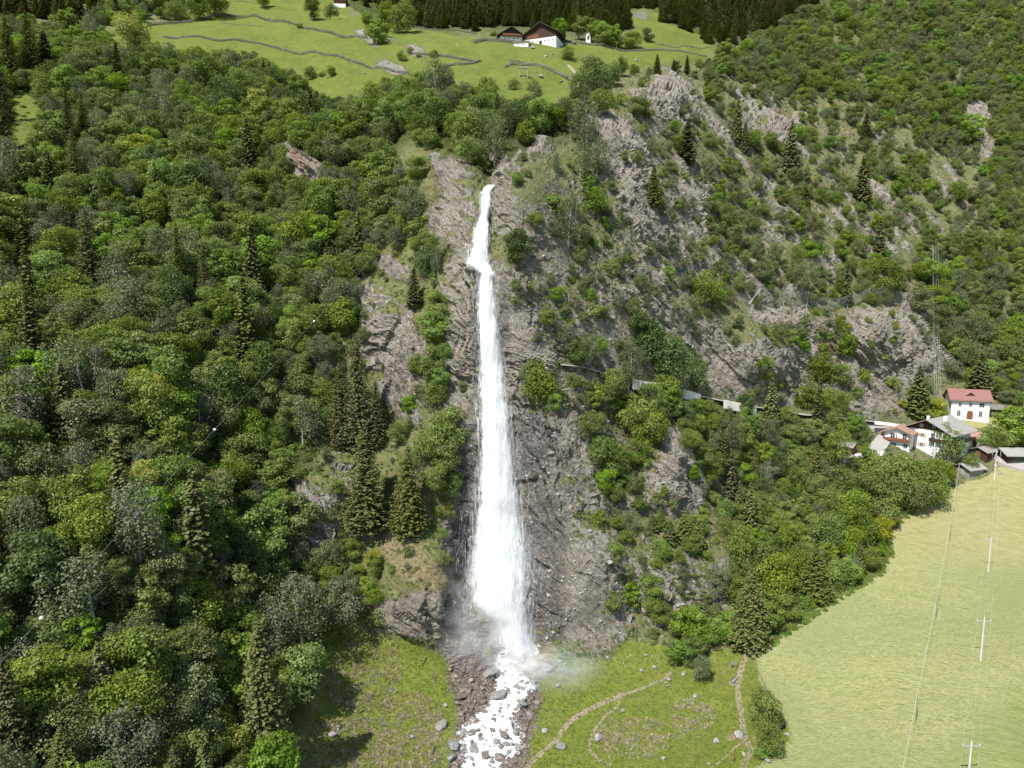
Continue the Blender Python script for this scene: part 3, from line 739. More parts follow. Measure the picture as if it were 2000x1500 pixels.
# ---------------------------------------------------------------- waterfall
FALL = [  # y, left, right
 (361,953,968),(368,944,962),(374,940,956),(392,938.5,957),(418,939,952),(428,937,950),(440,930,954),(460,922,955),(500,916,957),(514,911,957),
 (524,926,962),(535,940,966),(545,939,961),(600,934,966),(640,935,971),(710,938,980),(750,938,984),(800,939,992),(850,940,997),(900,939,1003),(950,936,1008),
 (1000,932,1016),(1050,925,1025),(1100,918,1035),(1140,914,1037),(1165,915,1037),(1185,922,1036),(1205,945,1035),(1225,968,1037),(1250,976,1043),(1275,980,1052),(1290,984,1056)]
fy = np.array([f[0] for f in FALL], float); fl = np.array([f[1] for f in FALL], float); fr = np.array([f[2] for f in FALL], float)
def fall_sheet(name, off, mat, widen, bulge, seed, nx=46, ny=520, y0=361, y1=1290, cover=1.0, yl=None):
    ys = np.linspace(y0, y1, ny); us = np.linspace(0, 1, nx)
    L = np.interp(ys, fy, fl) - 1.5; R = np.interp(ys, fy, fr) + 1.5
    if yl: L, R = yl(ys, L, R)
    C = (L+R)/2; W = (R-L)/2*widen*np.interp(ys, [361, 800, 1050, 1150, 1290], [1.08, 1.10, 1.06, 1.0, .96])
    U, V = np.meshgrid(us, ys)
    px = C[:, None] + (U*2-1)*W[:, None]; py = V + 0*U
    gy = np.array([core(np.linspace(c-w, c+w, 9), np.full(9, v))[:, 1].min() for c, w, v in zip(C, np.maximum(W, 4), ys)])
    gy = np.minimum.accumulate(gy[::-1])[::-1] if False else gy
    k = np.exp(-.5*(np.arange(-14, 15)/7.)**2); k /= k.sum()
    gy = np.convolve(np.pad(gy, 14, mode='edge'), k, 'valid')
    fallen = np.clip((ys-540)/700, 0, 1)
    front = gy - off*(.35 + .9*fallen) - 1.4*np.exp(-((ys-366)/22.)**2)
    Yd = front[:, None] + ((U*2-1)**2)*bulge*(.3 + .8*fallen[:, None])
    Pw = on_ray(px, py, Yd)
    n = fbm(Pw[..., 0]/1.4 + seed, Pw[..., 2]/9.0 + seed*3, o=4)*(.45 + .5*fallen[:, None]) + .20*fbm(Pw[..., 0]/.5, Pw[..., 2]/2.2 + seed, o=3)
    n = n*np.clip((V-375)/120, .12, 1)
    Pw[..., 1] -= n
    Pw[..., 0] += .35*fbm(Pw[..., 2]/3 + seed, U*3 + seed, o=3)
    ii = np.arange(nx*ny).reshape(ny, nx)
    f = np.stack([ii[:-1, :-1], ii[1:, :-1], ii[1:, 1:], ii[:-1, 1:]], -1).reshape(-1, 4)
    cv = np.full(U.shape, cover)
    # thinner, see-through apron on the upper step
    thin = np.exp(-((V-492)/26.)**2)*sstep(.25, .75, U)
    cv -= thin*.38
    cv -= .85*sstep(1268, 1292, V)*(1 if cover < 1.3 else 0) 
    me = mesh_np(name, Pw.reshape(-1, 3), f, [mat], smooth=True, attrs={'u': U.reshape(-1), 'v': V.reshape(-1), 'cover': cv.reshape(-1)})
    return me
wf = empty('waterfall', tuple(core(np.array([1010.]), np.array([1288.]))[0]))
tag(wf, 'tall white waterfall plunging down the cliff to the boulders', 'waterfall', kind='structure')
def under(me, nm, parent):
    o = link_mesh(nm, me, parent); o.matrix_parent_inverse = Matrix.Translation(-parent.location); return o
under(fall_sheet('water_sheet', 1.0, M['fall_core'], 1.0, 2.2, 1.0, cover=1.22), 'water_sheet', wf)
under(fall_sheet('water_sheet', 2.1, M['fall_veil'], 1.20, 2.6, 5.0, cover=1.10), 'water_sheet', wf)
under(fall_sheet('water_veil', 3.0, M['fall_mist'], 1.42, 3.0, 9.0, cover=1.0, y0=372), 'water_veil', wf)
under(fall_sheet('water_veil', .55, M['fall_mist'], 1.60, 2.0, 13.0, cover=.98, y0=372), 'water_veil', wf)
# side trickles over the wet rock
def trickle(pts, w, seed, cover=1.0):
    pts = np.array(pts, float); n = 40
    t = np.linspace(0, len(pts)-1, n); px = np.interp(t, range(len(pts)), pts[:, 0]); py = np.interp(t, range(len(pts)), pts[:, 1])
    rows = []
    for i in range(n):
        c = core(px[i:i+1], py[i:i+1])[0]; hw = w*(.7+.5*pn(i/5.+seed, seed)[()])
        for u in (-1, -.33, .33, 1): rows.append(c + np.array([u*hw, -.45 + .12*u*u, .15]))
    ii = np.arange(n*4).reshape(n, 4)
    f = np.stack([ii[:-1, :-1], ii[1:, :-1], ii[1:, 1:], ii[:-1, 1:]], -1).reshape(-1, 4)
    return mesh_np('trickle', rows, f, [M['fall_veil']], True, attrs={'u': np.tile([0, .33, .66, 1], n), 'v': np.repeat(py, 4), 'cover': np.full(n*4, cover - .22)})
for pts, w in [([(1004,850),(1010,900),(1012,960),(1022,1040)], .12), ([(930,790),(928,810),(930,850)], .35),
               ([(876,1155),(885,1170),(900,1190),(910,1202)], .3), ([(960,1160),(938,1172),(920,1185),(912,1210)], .35), ([(1044,1170),(1038,1200),(1035,1235),(1046,1270)], .22),
               ([(1034,930),(1038,980),(1030,1040),(1036,1090)], .10), ([(900,1010),(905,1040),(912,1070)], .2)]:
    under(trickle(pts, w, px_ := random.random()*9), 'trickle', wf)

# ---------------------------------------------------------------- white water stream
ST = [(1262,985,1052),(1276,972,1062),(1290,962,1056),(1300,966,1016),(1312,962,1014),(1322,966,1018),(1335,960,1040),(1345,955,1056),(1358,950,1046),(1372,946,1034),(1388,944,1028),(1402,930,1012),(1410,915,1006),(1420,899,1010),(1432,893,1022),(1445,888,1030),(1458,892,1030),(1470,900,1028),(1482,898,1010),(1500,896,985),(1530,880,985),(1600,850,975),(1750,800,950),(1900,760,930)]
sy = np.array([s[0] for s in ST], float); sl = np.array([s[1] for s in ST], float); sr = np.array([s[2] for s in ST], float)
ny, nx = 420, 90
V, U = np.meshgrid(np.concatenate([np.linspace(1262, 1530, 340), np.linspace(1533, 1895, 80)]), np.linspace(0, 1, nx), indexing='ij')
wob_ = 6*fbm(V/9, U*0+3, o=3)
L = np.interp(V, sy, sl) + 6*fbm(V/10, 0*V+1, o=3) - 4; R = np.interp(V, sy, sr) + 6*fbm(V/10, 0*V+8, o=3) + 4
px = L + (R-L)*U
Pw = core(px, V)
zz = blur_fast(Pw[..., 2], 3)
Pw[..., 2] = zz + .35 + .32*fbm(Pw[..., 0]/1.1, Pw[..., 1]/1.1, o=4) + .2*np.abs(fbm(Pw[..., 0]/.5, Pw[..., 1]/.5, o=3))
cv = 1.08 + 1.0*fbm(px/9, V/9, o=4)
cv -= .9*np.exp(-((px-955)/16.)**2 - ((V-1362)/22.)**2) + .15*np.exp(-((px-1010)/16.)**2 - ((V-1300)/10.)**2)
ii = np.arange(ny*nx).reshape(ny, nx)
f = np.stack([ii[:-1, :-1], ii[1:, :-1], ii[1:, 1:], ii[:-1, 1:]], -1).reshape(-1, 4)
me = mesh_np('stream_water', Pw.reshape(-1, 3), f, [M['foam']], True, attrs={'u': U.reshape(-1), 'v': V.reshape(-1), 'cover': cv.reshape(-1)})
tag(link_mesh('stream_water', me), kind='structure')

# ---------------------------------------------------------------- boulders
def rock_mesh(name, seed, mat, sub=3, flat=.72):
    bm_ = icos(sub)
    v, f = bm_
    r = np.random.default_rng(seed)
    off = r.uniform(0, 50, 3)
    n = fbm(v[:, 0]*1.3+off[0], v[:, 1]*1.3+off[1], v[:, 2]*1.3+off[2], o=4)
    q = v.copy()
    for k in range(10):                         # cut a few flat faces
        d = r.normal(size=3); d /= np.linalg.norm(d); h = r.uniform(.50, .78)
        dd = q @ d; m = dd > h
        q[m] -= (dd[m]-h)[:, None]*d
    q *= (1 + .22*n)[:, None]
    q *= r.uniform(.8, 1.25, 3)*np.array([1, 1, flat])
    return mesh_np(name, q*.5, f, [mat], smooth=False)
def icos(sub):
    import bmesh
    b = bmesh.new(); bmesh.ops.create_icosphere(b, subdivisions=sub, radius=1.0)
    v = np.array([x.co[:] for x in b.verts]); f = np.array([[x.index for x in q.verts] for q in b.faces]); b.free()
    return v, f
B_PALE = [rock_mesh('boulder_pale', 10+i, M['boulder_pale']) for i in range(5)]
B_WET = [rock_mesh('boulder_wet', 30+i, M['boulder_brown' if i % 2 else 'boulder_greyw'], 3, .6) for i in range(8)]
B_S = [rock_mesh('stone_small', 50+i, M['boulder_brown'], 1) for i in range(4)]
B_SP = [rock_mesh('stone_small_pale', 60+i, M['boulder_pale'], 1) for i in range(4)]
B_SW = [rock_mesh('stone_wall_piece', 70+i, M['wall_stone'], 1) for i in range(4)]

def boulder(px, py, w, label, group=None, mats=None, h=None, sink=.28, rot=None):
    p = G1(px, py); s = w / pxm(p)
    o = link_mesh('boulder', random.choice(mats or B_PALE))
    o.location = p + Vector((0, 0, s*(.5-sink)*.6))
    o.scale = (s*1.08, s*random.uniform(.8, 1.1), s*(h or random.uniform(.8, 1.05)))
    o.rotation_euler = (random.uniform(-.3, .3), random.uniform(-.3, .3), random.uniform(0, 6.28) if rot is None else rot)
    tag(o, label, 'boulder', group)
    return o

SB = [  # boulders in and beside the stream
 (1057,1288,23,'large round brown boulder right below the foot of the waterfall'),
 (1008,1288,16,'dark wet boulder in the foam under the waterfall'),
 (952,1215,30,'big brown boulder in the spray left of the waterfall foot'),
 (1074,1308,26,'flat reddish brown boulder right of the plunge foam'),
 (1092,1296,14,'small brown boulder right of the large round one'),
 (960,1322,34,'wide dark rock slab splitting the stream below the fall'),
 (972,1368,32,'rusty brown rock bank on the left of the white water'),
 (1040,1336,14,'brown rock poking from the white water near the right bank'),
 (1028,1343,12,'small brown rock in the middle of the upper white water'),
 (928,1420,18,'tall brown rock washed by the lower stream'),
 (906,1434,16,'brown boulder on the left edge of the lower stream'),
 (944,1415,13,'small tan rock beside the tall brown one in the stream'),
 (984,1445,24,'grey boulder in mid stream where it widens'),
 (1006,1440,18,'dark boulder at the right bank of the widened stream'),
 (1010,1456,15,'rust stained boulder at the right side of the stream'),
 (938,1444,18,'pale grey boulder in the lower foam left of centre'),
 (960,1436,14,'small grey boulder above the pale one in the foam'),
 (925,1470,18,'dark grey boulder low in the stream'),
 (948,1486,26,'wide grey boulder at the bottom edge of the stream'),
 (975,1484,22,'grey boulder cluster stone near the lower right bank'),
 (980,1461,11,'small brown stone in the lower foam'),
 (995,1472,14,'round grey stone near the right lower bank'),
 (918,1352,22,'brown boulder on the rubble bank left of the stream'),
 (905,1363,16,'dark brown boulder on the rubble bank'),
 (893,1375,14,'small dark boulder at the meadow edge of the rubble'),
 (920,1335,15,'brown boulder high on the rubble bank'),
 (940,1350,14,'brown boulder close to the foam on the left bank'),
 (884,1460,30,'rusty flat boulder left of the bottom of the stream'),
 (1020,1385,20,'greenish grey boulder at the right bank of mid stream'),
 (1035,1400,14,'grey boulder under the rainbow mist right of the stream'),
 (1008,1395,13,'dark stone at the right edge of the white water'),
 (1050,1375,15,'grey boulder on the right rubble below the mist'),
 (955,1300,16,'brown stone at the left of the first rapids'),
 (935,1310,14,'brown stone left of the dark slab'),
 (890,1322,12,'small stone high on the left rubble'),
 (1090,1342,13,'brown stone on the right bank beyond the rapids'),
 (900,1398,13,'brown stone where rubble meets the left meadow'),
 (915,1385,15,'brown stone in the middle of the left rubble'),
 (880,1488,24,'grey green boulder at the bottom left of the stream'),
]
for (x, y, w, lab) in SB:
    boulder(x, y, w, lab, 'boulders in the stream bed', B_WET, sink=.15)
MB_ = [
 (1168,1443,20,'pale grey boulder with white stones where two trails fork'),
 (1094,1460,24,'angular grey boulder beside the lower trail'),
 (1064,1428,12,'grey boulder in the grass right of the stream'),
 (1130,1396,8,'small pale boulder on the misty slope'),
 (1400,1450,13,'white boulder in the meadow left of the footpath'),
 (1443,1438,22,'flat pale rock lying across the footpath'),
 (1453,1474,12,'white broken boulder beside the lower footpath'),
 (1358,1360,11,'pale boulder in the middle of the right meadow'),
 (1335,1316,11,'pale boulder at the top of the right meadow by the bush'),
 (1306,1327,12,'pale boulder where the thin trail ends'),
 (1279,1305,9,'grey boulder near the scree strip at the cliff foot'),
 (1252,1310,8,'small grey boulder under the cliff foot'),
 (1262,1280,8,'white boulder in the scree strip'),
 (1306,1340,8,'small white boulder below the thin trail end'),
 (1296,1481,10,'pale boulder at the bottom of the right meadow'),
 (1216,1388,9,'pale boulder beside the bend of the thin trail'),
 (1500,1488,14,'pink grey boulder at the bottom of the bush line'),
 (1522,1418,13,'grey boulder under the round bush'),
 (1537,1438,13,'blue grey boulder at the edge of the hay field'),
 (1525,1458,13,'grey boulder below the lower bush'),
 (648,1437,18,'grey boulder in the left meadow by the spruce shadow'),
 (622,1440,11,'small dark boulder beside the spruce shadow'),
 (660,1420,12,'brown boulder above the grey one in the left meadow'),
 (660,1332,8,'small pale boulder high in the left meadow'),
 (805,1440,10,'dark boulder in the dry grass of the left meadow'),
 (862,1420,26,'dark hollow boulder on the left bank above the stream'),
 (870,1380,12,'grey boulder at the right edge of the left meadow'),
 (770,1500,10,'brown boulder at the bottom of the left meadow'),
 (661,1425,9,'small tan boulder in the left meadow'),
 (1039,97,13,'big white grey boulder on the meadow below the barn'),
 (1055,150,12,'white standing boulder below the wooden frame'),
 (1066,112,6,'small white boulder in the meadow under the barn'),
 (1080,110,5,'tiny white boulder in the meadow left of the lone tree'),
 (1121,86,9,'pale boulder beside the meadow wall right of the barn'),
 (1153,114,6,'pale boulder in the upper right meadow'),
 (1244,118,6,'grey boulder right of the small meadow trees'),
 (1267,72,14,'leaning pale boulder under the tree in the small right field'),
 (1096,155,9,'orange brown boulder below the end of the stone wall'),
 (1106,168,6,'white boulder at the meadow edge above the trees'),
 (943,160,6,'small tan boulder in the middle of the lower upper-meadow'),
 (1945,912,10,'pale stones beside the pole shadow at the field top'),
 (1953,925,8,'small pale boulder below the pole shadow'),
 (1745,1018,12,'grey boulder at the top corner of the hay field'),
 (1642,1120,16,'pale boulder in the thicket above the hay field'),
 (50,248,6,'small pale boulder in the left clearing'),
]
for (x, y, w, lab) in MB_:
    boulder(x, y, w, lab, 'boulders lying in the meadows', B_WET if 'dark' in lab or 'brown' in lab else B_PALE)

# ---- loose rubble: many small stones joined
def stones_mesh(name, pts, sizes, protos, mat, flat=1.0):
    vs, fs, n = [], [], 0
    data = []
    for me in protos:
        v = np.empty(len(me.vertices)*3, np.float32); me.vertices.foreach_get('co', v); v = v.reshape(-1, 3)
        f_ = np.array([p.vertices[:] for p in me.polygons]); data.append((v, f_))
    for p, s in zip(pts, sizes):
        v, f_ = data[random.randrange(len(data))]
        a = random.uniform(0, 6.28); c, sn = math.cos(a), math.sin(a)
        q = v @ np.array([[c, -sn, 0], [sn, c, 0], [0, 0, 1]]).T
        q = q*np.array([s*random.uniform(.8, 1.4), s, s*random.uniform(.6, 1.0)*flat]) + p
        vs.append(q); fs.append(f_ + n); n += len(q)
    return mesh_np(name, np.concatenate(vs), np.concatenate(fs), [mat])
def scatter_pts(m, n, x0, x1, y0, y1, thr=.5):
    x = RNG.uniform(x0, x1, n*4); y = RNG.uniform(y0, y1, n*4)
    k = look(m, x, y) > thr + RNG.uniform(-.2, .2, n*4)
    x, y = x[k][:n], y[k][:n]
    return x, y, core(x, y)
x, y, p = scatter_pts(mask['scree'], 2600, 840, 1120, 1200, 1540)
me = stones_mesh('rubble', p, RNG.gamma(2.0, .22, len(p)) + .15, B_S, M['boulder_brown'])
tag(link_mesh('rubble', me), 'brown wet rubble along both banks of the stream', 'rubble', kind='stuff')
ys_ = RNG.uniform(1300, 1530, 130); us_ = RNG.uniform(.05, .95, 130); xs_ = np.interp(ys_, sy, sl)*(1-us_) + np.interp(ys_, sy, sr)*us_
p = core(xs_, ys_); p[:, 2] += .35
me = stones_mesh('stream_stones', p, RNG.gamma(3.0, .18, len(p)) + .25, B_S, M['boulder_greyw'])
tag(link_mesh('stream_stones', me), 'wet stones breaking through the white water', 'stones', kind='stuff')
x, y, p = scatter_pts(mask['valley'], 420, 640, 1540, 1240, 1540)
xx = np.concatenate([x, RNG.normal(1240, 70, 160)]); yy = np.concatenate([y, 1290 + RNG.normal(0, 6, 160)])
p = core(xx, yy)
me = stones_mesh('stone_litter', p, RNG.gamma(1.5, .09, len(p)) + .08, B_SP, M['boulder_pale'])
tag(link_mesh('stone_litter', me), 'small pale stones strewn over the lower meadow', 'stones', kind='stuff')
x, y, p = scatter_pts(mask['rock'], 2600, 1000, 2000, 150, 1250, .45)
me = stones_mesh('loose_rocks', p, RNG.gamma(1.6, .22, len(p)) + .2, B_SP, M['boulder_pale'])
tag(link_mesh('loose_rocks', me), 'loose pale rocks on the ledges of the right hand slope', 'rocks', kind='stuff')
x, y, p = scatter_pts(mask['meadow'], 200, 640, 1380, 60, 180, .5)
me = stones_mesh('field_stones', p, RNG.gamma(1.6, .25, len(p)) + .2, B_SP, M['boulder_pale'])
tag(link_mesh('field_stones', me), 'small stones dotted over the mountain meadow', 'stones', kind='stuff')

# ---- dry stone walls on the mountain meadow
WALLS = [
 ([(287,52),(330,44),(370,38),(405,28),(440,25),(500,33),(560,48),(620,62),(680,75),(722,80)], 1.5, 'long upper dry stone wall curving over the left meadow'),
 ([(318,70),(400,78),(500,88),(600,102),(700,122),(760,140),(800,150)], 1.2, 'long lower dry stone wall crossing the left meadow'),
 ([(722,72),(745,78),(762,84)], 1.2, 'short dry stone wall above the rocky meadow outcrop'),
 ([(800,105),(850,112),(900,118),(932,120)], 1.2, 'dry stone wall below the two meadow bushes'),
 ([(858,133),(900,128),(940,117)], 1.2, 'dry stone wall rising right under the two bushes'),
 ([(985,132),(1000,126),(1040,128),(1080,141),(1115,156)], 1.3, 'dry stone wall running down to the trees below the barn'),
 ([(995,117),(1020,119),(1045,127)], 1.0, 'short faint dry stone wall in the centre meadow'),
 ([(925,85),(950,80),(965,82),(985,86),(1008,88)], 1.8, 'rough stone bank under the left farmhouse'),
 ([(1112,82),(1150,86),(1190,93),(1230,100),(1290,105),(1382,111)], 1.0, 'straight grey boundary wall right of the barn'),
 ([(1285,86),(1340,89),(1385,91)], .8, 'low grey wall in the small right field'),
 ([(810,52),(850,58),(900,62),(930,65)], .8, 'low wall along the edge of the spruce forest'),
 ([(430,44),(470,46),(512,51)], .5, 'short dark turf bank in the left meadow'),
 ([(455,5),(480,4),(505,9)], .5, 'short stone line at the top of the left meadow'),
 ([(1055,86),(1075,88),(1095,89)], 1.2, 'stone footing below the barn corner'),
]
for pts, h, lab in WALLS:
    w = empty('dry_stone_wall', G1(*pts[0])); tag(w, lab, 'stone wall', 'stone walls on the mountain meadow')
    P3 = []; 
    for (xa, ya), (xb, yb) in zip(pts[:-1], pts[1:]):
        n = max(2, int(math.hypot(xb-xa, yb-ya)*1.1))
        for i in range(n):
            t = i/n; P3.append((xa+(xb-xa)*t, ya+(yb-ya)*t))
    P3 = np.array(P3); g0 = core(P3[:, 0], P3[:, 1])
    allp, sz = [], []
    for q in g0:
        for k in range(int(5*h) + 1):
            allp.append(q + np.array([random.uniform(-.5, .5), random.uniform(-.4, .4), random.uniform(-.1, h*.8)])); sz.append(random.uniform(.25, .52)*min(1.1, .6+.4*h))
    o = link_mesh('stones', stones_mesh('stones', allp, sz, B_SW, M['wall_stone']), w)
    o.matrix_parent_inverse = Matrix.Translation(-w.location); o['kind'] = 'stuff'
# ---------------------------------------------------------------- tree prototypes (unit height, base at z=0)
def leaf_quads(c, nrm, size, r, aspect=1.0):
    n = len(c)
    t = r.normal(size=(n, 3)); t -= (t*nrm).sum(1)[:, None]*nrm; t /= np.linalg.norm(t, axis=1)[:, None] + 1e-9
    b = np.cross(nrm, t)
    s = size[:, None]
    v = np.stack([c - t*s*.5, c + b*s*.36*aspect, c + t*s*.5, c - b*s*.36*aspect], 1).reshape(-1, 3)
    f = np.arange(n*4).reshape(n, 4)
    return v, f
def unit(v): return v/(np.linalg.norm(v, axis=-1, keepdims=True) + 1e-9)

def limb_mb(seed, h0=.62, r0=.024, nl=7, spread=.26):
    r = random.Random(seed); mb = MB()
    bend = [(r.uniform(-.03, .03), r.uniform(-.03, .03)) for _ in range(5)]
    pts = [(bend[i][0]*i/4, bend[i][1]*i/4, -.04 + (h0+.04)*i/4) for i in range(5)]
    mb.tube(pts, [r0*(1.15-.22*i) for i in range(5)], 6)
    for k in range(nl):
        t = r.uniform(.3, .95); z = h0*t; a = r.uniform(0, 6.28); l = spread*r.uniform(.6, 1.1)
        i = min(3, int(t*4)); b0 = pts[i]
        p0 = (b0[0], b0[1], z); p1 = (b0[0]+math.cos(a)*l*.5, b0[1]+math.sin(a)*l*.5, z+l*.38); p2 = (b0[0]+math.cos(a)*l, b0[1]+math.sin(a)*l, z+l*.9)
        mb.tube([p0, p1, p2], [r0*.5, r0*.33, r0*.12], 4, False)
    return mb

def crown_broad(seed, nleaf=5600, lobes=38, cz=.52, rx=.33, rz=.40, lr=(.09, .17), leaf=.040, droop=0.0, low=False, flat=0.0):
    r = np.random.default_rng(seed)
    d = unit(r.normal(size=(lobes, 3)) + np.array([0, 0, .22]))
    rad = r.uniform(.45, 1.0, lobes)**.6
    C = d*rad[:, None]*np.array([rx, rx, rz]) + np.array([0, 0, cz])
    C[:, 0] += .05*r.normal(); C[:, 1] += .05*r.normal()
    subc = r.normal(size=(3, 2))*.085; pick_ = r.integers(0, 3, lobes); C[:, :2] = C[:, :2]*.86 + subc[pick_]; C[:, 2] += (r.normal(size=3)*.05)[pick_]
    if low: C[:, 2] = np.abs(C[:, 2] - .1) + .1
    R = r.uniform(*lr, lobes)*(1.15 - .35*(C[:, 2]-cz)/rz)
    w = R**2; w /= w.sum()
    k = r.choice(lobes, nleaf, p=w)
    q = unit(r.normal(size=(nleaf, 3)) + np.array([0, 0, .35]))
    rr = R[k]*r.uniform(.55, 1.08, nleaf)**.5
    sq = np.array([1, 1, .72 - flat])
    pos = C[k] + q*rr[:, None]*sq
    if droop: pos[:, 2] -= droop*r.random(nleaf)**2*(np.hypot(pos[:, 0], pos[:, 1])/rx)
    out = r.random(nleaf) < .06
    pos[out] += q[out]*R[k][out][:, None]*.35
    nrm = unit(q*1.0 + .55*r.normal(size=(nleaf, 3)) + np.array([0, -.0, .40]))
    size = leaf*r.uniform(.6, 1.35, nleaf)
    v, f = leaf_quads(pos, nrm, size, r)
    lt = r.uniform(0, 1, lobes)
    tone = np.clip(.60*lt[k] + .40*r.random(nleaf), 0, 1)
    return v, f, np.repeat(tone, 4), np.repeat((r.random(nleaf) < .30)*(lt[k] > .45), 4).astype(float)

def crown_spruce(seed, whorls=36, per=12, rad=.20, leaf=.034, base=.06, ragged=.25, droop=.5):
    r = np.random.default_rng(seed)
    pos, nr, sz, tn = [], [], [], []
    for w in range(whorls):
        t = (w + r.uniform(-.3, .3))/whorls; z0 = base + (1-base)*t
        L = rad*(1-t)**.66*(1.0 if t > .08 else .8) + .006
        m = max(4, int(per*(1-.55*t)))
        for b in range(m):
            a = 2*math.pi*(b + r.random())/m; Lb = L*r.uniform(1-ragged, 1+ragged*.35)
            ns = max(2, int(Lb/.013))
            s = (np.arange(ns) + r.random(ns))/ns
            x = np.cos(a)*Lb*s; y = np.sin(a)*Lb*s
            z = z0 - droop*Lb*s + .28*Lb*s**3
            wd = (.30*Lb*(1-s)*.8 + .012)
            for rep in range(2):
                off = r.normal(size=ns)*wd*.5
                pos.append(np.stack([x - np.sin(a)*off, y + np.cos(a)*off, z - np.abs(off)*.7 - .008*r.random(ns)], 1))
                nr.append(unit(np.stack([np.cos(a)*.4 + .4*r.normal(size=ns), np.sin(a)*.4 + .4*r.normal(size=ns), np.full(ns, 1.0)], 1)))
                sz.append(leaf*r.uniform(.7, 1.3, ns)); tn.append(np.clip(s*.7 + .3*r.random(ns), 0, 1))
    pos = np.concatenate(pos); nr = np.concatenate(nr); sz = np.concatenate(sz); tn = np.concatenate(tn)
    pos = np.concatenate([pos, [[0, 0, .995]]*3]); nr = np.concatenate([nr, unit(r.normal(size=(3, 3)))]); sz = np.concatenate([sz, [.02]*3]); tn = np.concatenate([tn, [.6]*3])
    v, f = leaf_quads(pos, nr, sz, r, 1.2)
    return v, f, np.repeat(tn, 4), np.zeros(len(v))

def two_mat_mesh(name, crown, leaf_m, mb, bark_m):
    v, f, tone, bl = crown
    if mb is None:
        return mesh_np(name, v, f, [leaf_m], attrs={'tone': tone, 'blossom': bl})
    tv = np.array(mb.v); quads = [q if len(q) == 4 else (q[0], q[1], q[2], q[-1]) for q in mb.f if len(q) <= 6]
    tf = np.array(quads) + len(v)
    V_ = np.concatenate([v, tv]); F_ = np.concatenate([f, tf])
    mi = np.concatenate([np.zeros(len(f)), np.ones(len(tf))])
    return mesh_np(name, V_, F_, [leaf_m, bark_m], mat_idx=mi, attrs={'tone': np.concatenate([tone, np.zeros(len(tv))]), 'blossom': np.concatenate([bl, np.zeros(len(tv))])})

PROTO = {}   # kind -> list of (crown_mesh, trunk_mesh, joined_mesh)
def add_proto(kind, crowns, leafm, barkm, trunkargs):
    L_ = []
    for i, c in enumerate(crowns):
        mb = limb_mb(hash(kind) % 97 + i if False else len(PROTO)*13 + i, **trunkargs)
        cm = two_mat_mesh('crown', c, leafm, None, None)
        tm = bpy.data.meshes.new('trunk'); tm.from_pydata(mb.v, [], mb.f); tm.materials.append(barkm); tm.update()
        L_.append((cm, tm, two_mat_mesh('tree', c, leafm, mb, barkm)))
    PROTO[kind] = L_
_round = [crown_broad(100+i, lobes=26+8*i, rx=.34-.02*(i % 2), rz=.38, leaf=.034) for i in range(4)]
_tall = [crown_broad(120+i, lobes=30, rx=.24, rz=.42, cz=.52, leaf=.036) for i in range(3)]
_maple = [crown_broad(140+i, lobes=22, rx=.33, rz=.38, lr=(.10, .19), leaf=.042, flat=.15) for i in range(3)]
_fine = [crown_broad(160+i, nleaf=5200, lobes=60, rx=.32, rz=.38, lr=(.06, .12), leaf=.027, droop=.10) for i in range(3)]
_birch = [crown_broad(180+i, nleaf=4200, lobes=60, rx=.24, rz=.42, cz=.55, lr=(.05, .10), leaf=.025, droop=.22) for i in range(3)]
TA = dict(h0=.62, r0=.022)
add_proto('mid', _round + _tall[:1], M['leaf_mid'], M['bark'], TA)
add_proto('maple', _maple, M['leaf_mid'], M['bark'], TA)
add_proto('bright', _round[:2] + _maple[:2], M['leaf_bright'], M['bark'], TA)
add_proto('yellow', [_round[1], _maple[2]], M['leaf_yellow'], M['bark'], TA)
add_proto('dark', _round[2:] + _tall[1:2], M['leaf_dark'], M['bark'], TA)
add_proto('grey', _fine, M['leaf_grey'], M['bark'], TA)
add_proto('birch', _birch, M['leaf_grey'], M['bark_birch'], dict(h0=.8, r0=.014, spread=.16))
add_proto('olive', _fine[:2] + _round[:1], M['leaf_olive'], M['bark'], TA)
add_proto('blossom', [_round[3]], M['leaf_blossom'], M['bark'], TA)
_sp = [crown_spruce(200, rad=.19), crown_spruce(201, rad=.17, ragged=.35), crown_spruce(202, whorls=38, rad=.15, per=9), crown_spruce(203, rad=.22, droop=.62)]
_spb = [crown_spruce(210+i, whorls=58, per=17, rad=.20-.02*i, leaf=.0165, ragged=.3, droop=.55) for i in range(3)]
SPT = dict(h0=.97, r0=.012, nl=0)
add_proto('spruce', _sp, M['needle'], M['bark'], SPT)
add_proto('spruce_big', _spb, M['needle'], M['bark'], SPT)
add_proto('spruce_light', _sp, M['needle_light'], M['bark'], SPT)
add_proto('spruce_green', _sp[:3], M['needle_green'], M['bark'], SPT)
_shr = [crown_broad(220+i, nleaf=1500, lobes=16, cz=.42, rx=.42, rz=.42, lr=(.14, .26), leaf=.075, low=True) for i in range(4)]
SHT = dict(h0=.5, r0=.02, nl=5)
add_proto('shrub', _shr, M['leaf_mid'], M['bark'], SHT)
add_proto('shrub_bright', _shr[:2], M['leaf_bright'], M['bark'], SHT)
add_proto('shrub_olive', _shr[1:3], M['leaf_olive'], M['bark'], SHT)
add_proto('shrub_grey', _shr[2:], M['leaf_grey'], M['bark'], SHT)

